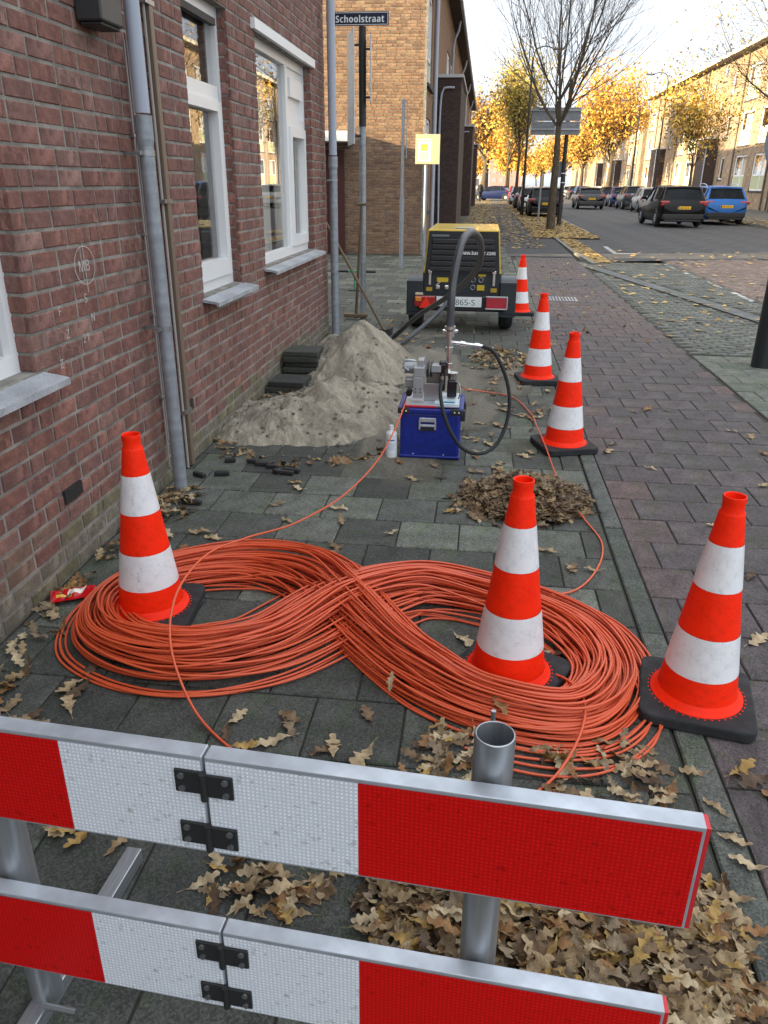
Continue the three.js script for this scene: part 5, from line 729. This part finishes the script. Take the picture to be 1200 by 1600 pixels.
// ---------- folding barrier ----------
{
  const t = thing('folding_barrier', 'red and white folding barrier with two hinged planks on galvanised posts', 'barrier', [-0.385, 0, -0.897], -0.0635);
  const cell = (a, b, nx) => canvas(nx * 16, 26 * 16, (c, w, h) => { c.fillStyle = a; c.fillRect(0, 0, w, h); c.fillStyle = b; for (let y = 0; y < 26; y++) for (let x = 0; x < nx; x++) { const k = hash(x, y, 3); c.globalAlpha = 0.55 + 0.45 * k; c.fillRect(x * 16 + 4, y * 16 + 4, 9, 9); } c.globalAlpha = 1; c.fillStyle = 'rgba(70,62,50,0.16)'; for (let k = 0; k < 90; k++) { const x = hash(k, 7, 5) * w, y = hash(k, 8, 5) * h, q = 2 + 14 * hash(k, 9, 5) ** 3; c.beginPath(); c.ellipse(x, y, q, q * 0.6, hash(k, 6, 5) * 3, 0, 7); c.fill(); } c.strokeStyle = 'rgba(50,48,46,0.4)'; for (let k = 0; k < 16; k++) { c.lineWidth = 1 + 2 * hash(k, 1, 5); c.beginPath(); const x = hash(k, 2, 5) * w, y = hash(k, 3, 5) * h; c.moveTo(x, y); c.lineTo(x + 40 * (hash(k, 4, 5) - 0.3), y + 26 * (hash(k, 5, 5) - 0.5)); c.stroke(); } });
  const wt = mat([0.97, 0.98, 1.0], { map: cell('#d2d9e0', '#ffffff', 34), roughness: 0.4 }), rd = phys([0.78, 0.006, 0.006], { map: cell('#d6d6d6', '#ffffff', 68), roughness: 0.45, specularIntensity: 0.4 });
  const alu = M.alu;
  for (const y0 of [0.588, 0.205]) {
    const H = 0.198, low = y0 < 0.5;
    for (const s of [1, -1]) {
      const x0 = 0.002, x1 = 0.738, pk = part(t, 'plank', metreUV(rbox(x1 - x0, H, 0.03, s * (x0 + x1) / 2, y0 + H / 2, -0.015, 0.002)), alu);
      const q = (a, b, m, n) => { const g = new THREE.PlaneGeometry(b - a, H - 0.012).translate(s * (a + b) / 2, y0 + H / 2 - 0.001, 0.0012); return part(pk, n, g, m); };
      q(0.004, 0.245, wt, 'white_sheet'); q(0.245, x1 - 0.005, rd, 'red_sheet');
      part(pk, 'edge_strip', box(0.006, H - 0.004, 0.028, s * (x1 + 0.003), y0 + H / 2, -0.015), mat([0.6, 0.02, 0.03], { roughness: 0.4 }));
    }
    for (const hy of [y0 + 0.148, y0 + 0.042]) { const h = part(t, 'hinge', [rbox(0.046, 0.044, 0.005, -0.025, hy + 0.002, 0.004, 0.002), rbox(0.046, 0.044, 0.005, 0.025, hy - 0.002, 0.004, 0.002), new THREE.CylinderGeometry(0.006, 0.006, 0.052, 12).translate(0, hy - 0.003, 0.007)], M.black); for (const [x, y] of [[-0.042, 0.014], [-0.042, -0.011], [0.042, 0.011], [0.042, -0.015]]) part(h, 'bolt', new THREE.CylinderGeometry(0.0055, 0.0055, 0.004, 12).rotateX(Math.PI / 2).translate(x * 0.86, hy + y, 0.0075), M.steel); }
  }
  for (const x of [0.44, -0.44]) {
    const tb = new THREE.LatheGeometry([[0.031, 0.03], [0.031, 0.845], [0.0285, 0.847], [0.0275, 0.845], [0.0275, 0.03]].map((p) => new THREE.Vector2(...p)), 32); const p = part(t, 'post', tb.translate(x, 0, -0.068), M.galv); part(p, 'pin', rod(V(x - 0.005, 0.84, -0.1), V(x - 0.005, 0.862, -0.101), 0.004), M.steel); part(p, 'bolt', rod(V(x + 0.02, 0.05, -0.03), V(x + 0.09, 0.05, -0.03), 0.007), M.steel);
    part(t, 'foot', [rbox(0.04, 0.04, 0.78, x, 0.021, -0.06, 0.003)], M.galv);
  }
}
// ---------- fallen leaves ----------
{
  const leafGeo = (seed) => {
    const r = rng(seed), n = 16, P = [], U = [], curl = rr(-3, 11, r), bend = rr(-2, 5, r), tw = rr(-4, 4, r), W = rr(0.17, 0.25, r), ph = rr(0, 0.6, r);
    const y = (x, z) => Math.max(-0.001, 0.004 + curl * x * x * 1.3 + bend * (z * z) * 0.7 + tw * x * z + 0.006 * Math.sin(z * 90 + seed));
    const row = (i) => { const t = i / n, env = Math.pow(Math.max(0, Math.sin(Math.PI * Math.pow(t, 1.25))), 0.8) + 0.03, lobe = 0.68 + 0.32 * Math.sin(t * 6.283 * 4.4 + ph), lb2 = 0.68 + 0.32 * Math.sin(t * 6.283 * 4.4 + ph + 0.9), z = (t - 0.5) * 0.115, w = 0.115 * W * env; return [[-w * lobe - 0.0008, z + 0.006 * lobe], [0, z], [w * lb2 + 0.0008, z + 0.006 * lb2]]; };
    const push = (p) => { P.push(p[0], y(p[0], p[1]), p[1]); U.push(p[0] * 8, p[1] * 8); };
    for (let i = 0; i < n; i++) { const a = row(i), b = row(i + 1); for (const [p, q] of [[0, 1], [1, 2]]) { push(a[p]); push(b[q]); push(a[q]); push(a[p]); push(b[p]); push(b[q]); } }
    for (const [p, q, w] of [[-0.08, -0.056, 0.0012]]) { push([-w, p]); push([0, q]); push([w, p]); }
    const g = new THREE.BufferGeometry(); g.setAttribute('position', new THREE.BufferAttribute(new Float32Array(P), 3)); g.setAttribute('uv', new THREE.BufferAttribute(new Float32Array(U), 2)); g.computeVertexNormals(); return g;
  };
  const geos = Array.from({ length: 10 }, (_, i) => leafGeo(300 + i * 7));
  const cols = [[0.36, 0.265, 0.16], [0.46, 0.36, 0.235], [0.2, 0.13, 0.075], [0.54, 0.45, 0.32], [0.31, 0.165, 0.07], [0.115, 0.075, 0.048], [0.35, 0.26, 0.155], [0.45, 0.3, 0.1], [0.26, 0.2, 0.14]];
  const base = mat([1, 1, 1], { map: T.leaf, roughness: 0.75, side: THREE.DoubleSide }), mats = cols.map((c) => { const m = base.clone(); m.color = lin(...c); return m; });
  const r = rng(401), L = [];
  const drop = (x, z, y = 0.004, tilt = 0.12, s = rr(0.7, 1.12, r)) => { const o = { x, z, y, rx: rr(-tilt, tilt, r), ry: rr(0, 6.28, r), rz: rr(-tilt, tilt, r), s, g: Math.floor(r() * 10), c: Math.floor(r() * 9) }; L.push(o); return o; };
  const single = []; const lone = (x, z) => single.push(drop(x, z));
  // loose leaves lying apart on the tiles
  for (let k = 0; k < 34; k++) lone(rr(-1.6, -0.2, r), rr(-2.05, -1.35, r));
  for (let k = 0; k < 16; k++) lone(rr(-1.65, -1.25, r), rr(-2.5, -1.7, r));
  for (let k = 0; k < 30; k++) lone(rr(0.3, 1.0, r), rr(-2.0, -1.3, r)); for (let k = 0; k < 16; k++) lone(rr(-0.05, 0.4, r), rr(-2.55, -2.25, r));
  for (let k = 0; k < 46; k++) lone(rr(-1.6, 0.65, r), rr(-4.6, -3.0, r)); for (let k = 0; k < 22; k++) lone(rr(0.75, 2.1, r), rr(-6, -1.5, r)); for (let k = 0; k < 60; k++) lone(rr(-0.1, 0.65, r), rr(-7.5, -4.3, r));
  for (const [x, z] of [[-0.22, -2.08], [0.13, -2.02], [0.95, -1.82]]) { const o = drop(x, z, x > 0.9 ? 0.05 : 0.09, 0.4); single.push(o); }
  const piles = []; const pile = (n, f, h) => { for (let k = 0; k < n; k++) { const [x, z, d] = f(); if (x === undefined) continue; const o = drop(x, z, 0.004 + h * d * r(), 0.75, rr(0.5, 0.95, r)); o.pile = 1; piles.push(o); } };
  const inr = (x0, x1, z0, z1) => [rr(x0, x1, r), rr(z0, z1, r)];
  pile(3600, () => { const [x, z] = inr(-0.22, 0.68, -1.5, -0.55), e = Math.min(x + 0.22, 0.7 - x, z + 1.5) / 0.22; return r() < e + 0.25 ? [x, z, clamp(e)] : []; }, 0.075);
  pile(330, () => { const [x, z] = inr(-0.3, 0.62, -1.98, -1.4); return noise(x * 5, z * 5, 7) + 0.25 * (x + 0.3) > 0.42 ? [x, z, 0.5] : []; }, 0.035);
  pile(40, () => { const a = r() * 6.28, k = Math.sqrt(r()); return [-0.46 + 0.16 * k * Math.cos(a), -1.34 + 0.1 * k * Math.sin(a), 1 - k]; }, 0.03);
  pile(110, () => { const z = rr(-3.9, -1.2, r); const x = -1.7 + Math.abs(rr(-0.14, 0.14, r)) * (z > -2.5 ? 1.4 : 0.8); return [x, z, 0.6]; }, 0.04); pile(70, () => { const a = r() * 6.28, k = Math.sqrt(r()); return [-1.56 + 0.12 * k * Math.cos(a), -3.62 + 0.3 * k * Math.sin(a), 1 - k]; }, 0.05);
  pile(150, () => { const a = r() * 6.28, k = Math.sqrt(r()); return [-1.1 + 0.75 * Math.cos(a) * (0.85 + 0.15 * k), -5.3 + 0.95 * Math.sin(a) * (0.85 + 0.2 * k), 0.1]; }, 0.02);
  pile(170, () => { const a = r() * 6.28, k = Math.sqrt(r()); return [0.22 + 0.32 * k * Math.cos(a), -7.7 + 0.5 * k * Math.sin(a), 1 - k]; }, 0.06);
  pile(260, () => [rr(-1.2, 2, r), rr(-18, -8, r), 0], 0.01);
  const heapL = []; for (let k = 0; k < 1150; k++) { const a = r() * 6.28, q = Math.sqrt(r()) * (r() < 0.08 ? 1.25 : 1), x = 0.31 + 0.34 * q * Math.cos(a), z = -3.97 + 0.33 * q * Math.sin(a), o = drop(x, z, 0.006 + Math.max(0, 0.15 * Math.pow(1 - Math.min(1, q), 0.8)) * Math.pow(r(), 0.35), 0.7, rr(0.55, 0.95, r)); o.heap = 1; o.c = pick([0, 2, 2, 5, 8, 5, 6], r); heapL.push(o); }
  const M_ = (o) => M4(o.x, o.y, o.z, o.rx, o.ry, o.rz, o.s, o.s, o.s);
  const merged = (list) => { const P = [], N = [], U = [], C = [], v = V(0, 0, 0), nm = new THREE.Matrix3(); for (const o of list) { const m = M_(o), g = geos[o.g]; nm.getNormalMatrix(m); const p = g.attributes.position, n = g.attributes.normal, u = g.attributes.uv; for (let i = 0; i < p.count; i++) { v.fromBufferAttribute(p, i).applyMatrix4(m); P.push(v.x, Math.max(v.y, 0.0045), v.z); v.fromBufferAttribute(n, i).applyMatrix3(nm).normalize(); N.push(v.x, v.y, v.z); U.push(u.getX(i), u.getY(i)); C.push(...cols[o.c]); } } const g = new THREE.BufferGeometry(); for (const [k, a, s] of [['position', P, 3], ['normal', N, 3], ['uv', U, 2], ['color', C, 3]]) g.setAttribute(k, new THREE.BufferAttribute(new Float32Array(a), s)); return g; };
  const mv = base.clone(); mv.vertexColors = true;
  piles.sort((a, b) => (b.y + 0.03 * b.z) - (a.y + 0.03 * a.z)); const own = single.slice(0, 225).concat(piles.slice(0, 70)), ownSet = new Set(own);
  for (const o of own) { const m = part(scene, numbered('oak_leaf'), geos[o.g], mats[o.c]); M_(o).decompose(m.position, m.quaternion, m.scale); m.position.y += 0.004; tag(m, 'single dry brown oak leaf fallen on the pavement around the barrier and coil', 'leaf', 'fallen oak leaves'); }
  const drift = part(scene, 'leaf_litter', merged(L.filter((o) => !ownSet.has(o) && !o.heap)), mv); tag(drift, 'thick drift of dry brown oak leaves under the barrier and along the edges', 'leaves'); drift.userData.kind = 'stuff';
  const hp = part(scene, 'leaf_heap', merged(heapL), mv); tag(hp, 'swept heap of dark brown oak leaves between two traffic cones', 'leaves'); hp.userData.kind = 'stuff';
  // small distant leaves on verge, path and along the kerb
  const q = new THREE.BufferGeometry(), P = [], C = []; const far = (x, z, y) => { const s = rr(0.04, 0.08, r), a = rr(0, 6.28, r), k = pick([[0.42, 0.28, 0.09], [0.33, 0.22, 0.09], [0.5, 0.33, 0.1], [0.24, 0.15, 0.06]], r); for (const t of [0, 2.1, 4.2]) { P.push(x + s * Math.cos(a + t), y + rr(0.002, 0.03, r), z + s * Math.sin(a + t)); C.push(...k); } };
  for (let k = 0; k < 9000; k++) far(rr(1.65, 3.7, r), -26.5 - 75 * r() * r(), 0.022); for (let k = 0; k < 1500; k++) far(2.42 + Math.abs(rr(-0.45, 0.45, r)) , rr(-26.5, -18.3, r), -0.008); for (let k = 0; k < 5000; k++) far(rr(-0.9, 0.55, r), -22 - 70 * r(), 0.002); for (let k = 0; k < 1600; k++) far(0.6 + 1.1 * r(), -22 - 60 * r(), 0.006);
  for (let k = 0; k < 3500; k++) far(rr(11.2, 13.5, r), -32 - 40 * r(), r() < 0.2 ? -0.006 : 0.1); for (let k = 0; k < 500; k++) far(rr(2.2, 9, r), rr(-22, -9, r), -0.004);
  q.setAttribute('position', new THREE.BufferAttribute(new Float32Array(P), 3)); q.setAttribute('color', new THREE.BufferAttribute(new Float32Array(C), 3)); q.computeVertexNormals(); const fl = part(scene, 'verge_leaves', q, mat([1, 1, 1], { vertexColors: true, side: THREE.DoubleSide })); tag(fl, 'yellow brown leaves strewn over the verge and the far path', 'leaves'); fl.userData.kind = 'stuff';
}
shad(scene);
renderer.render(scene, camera);
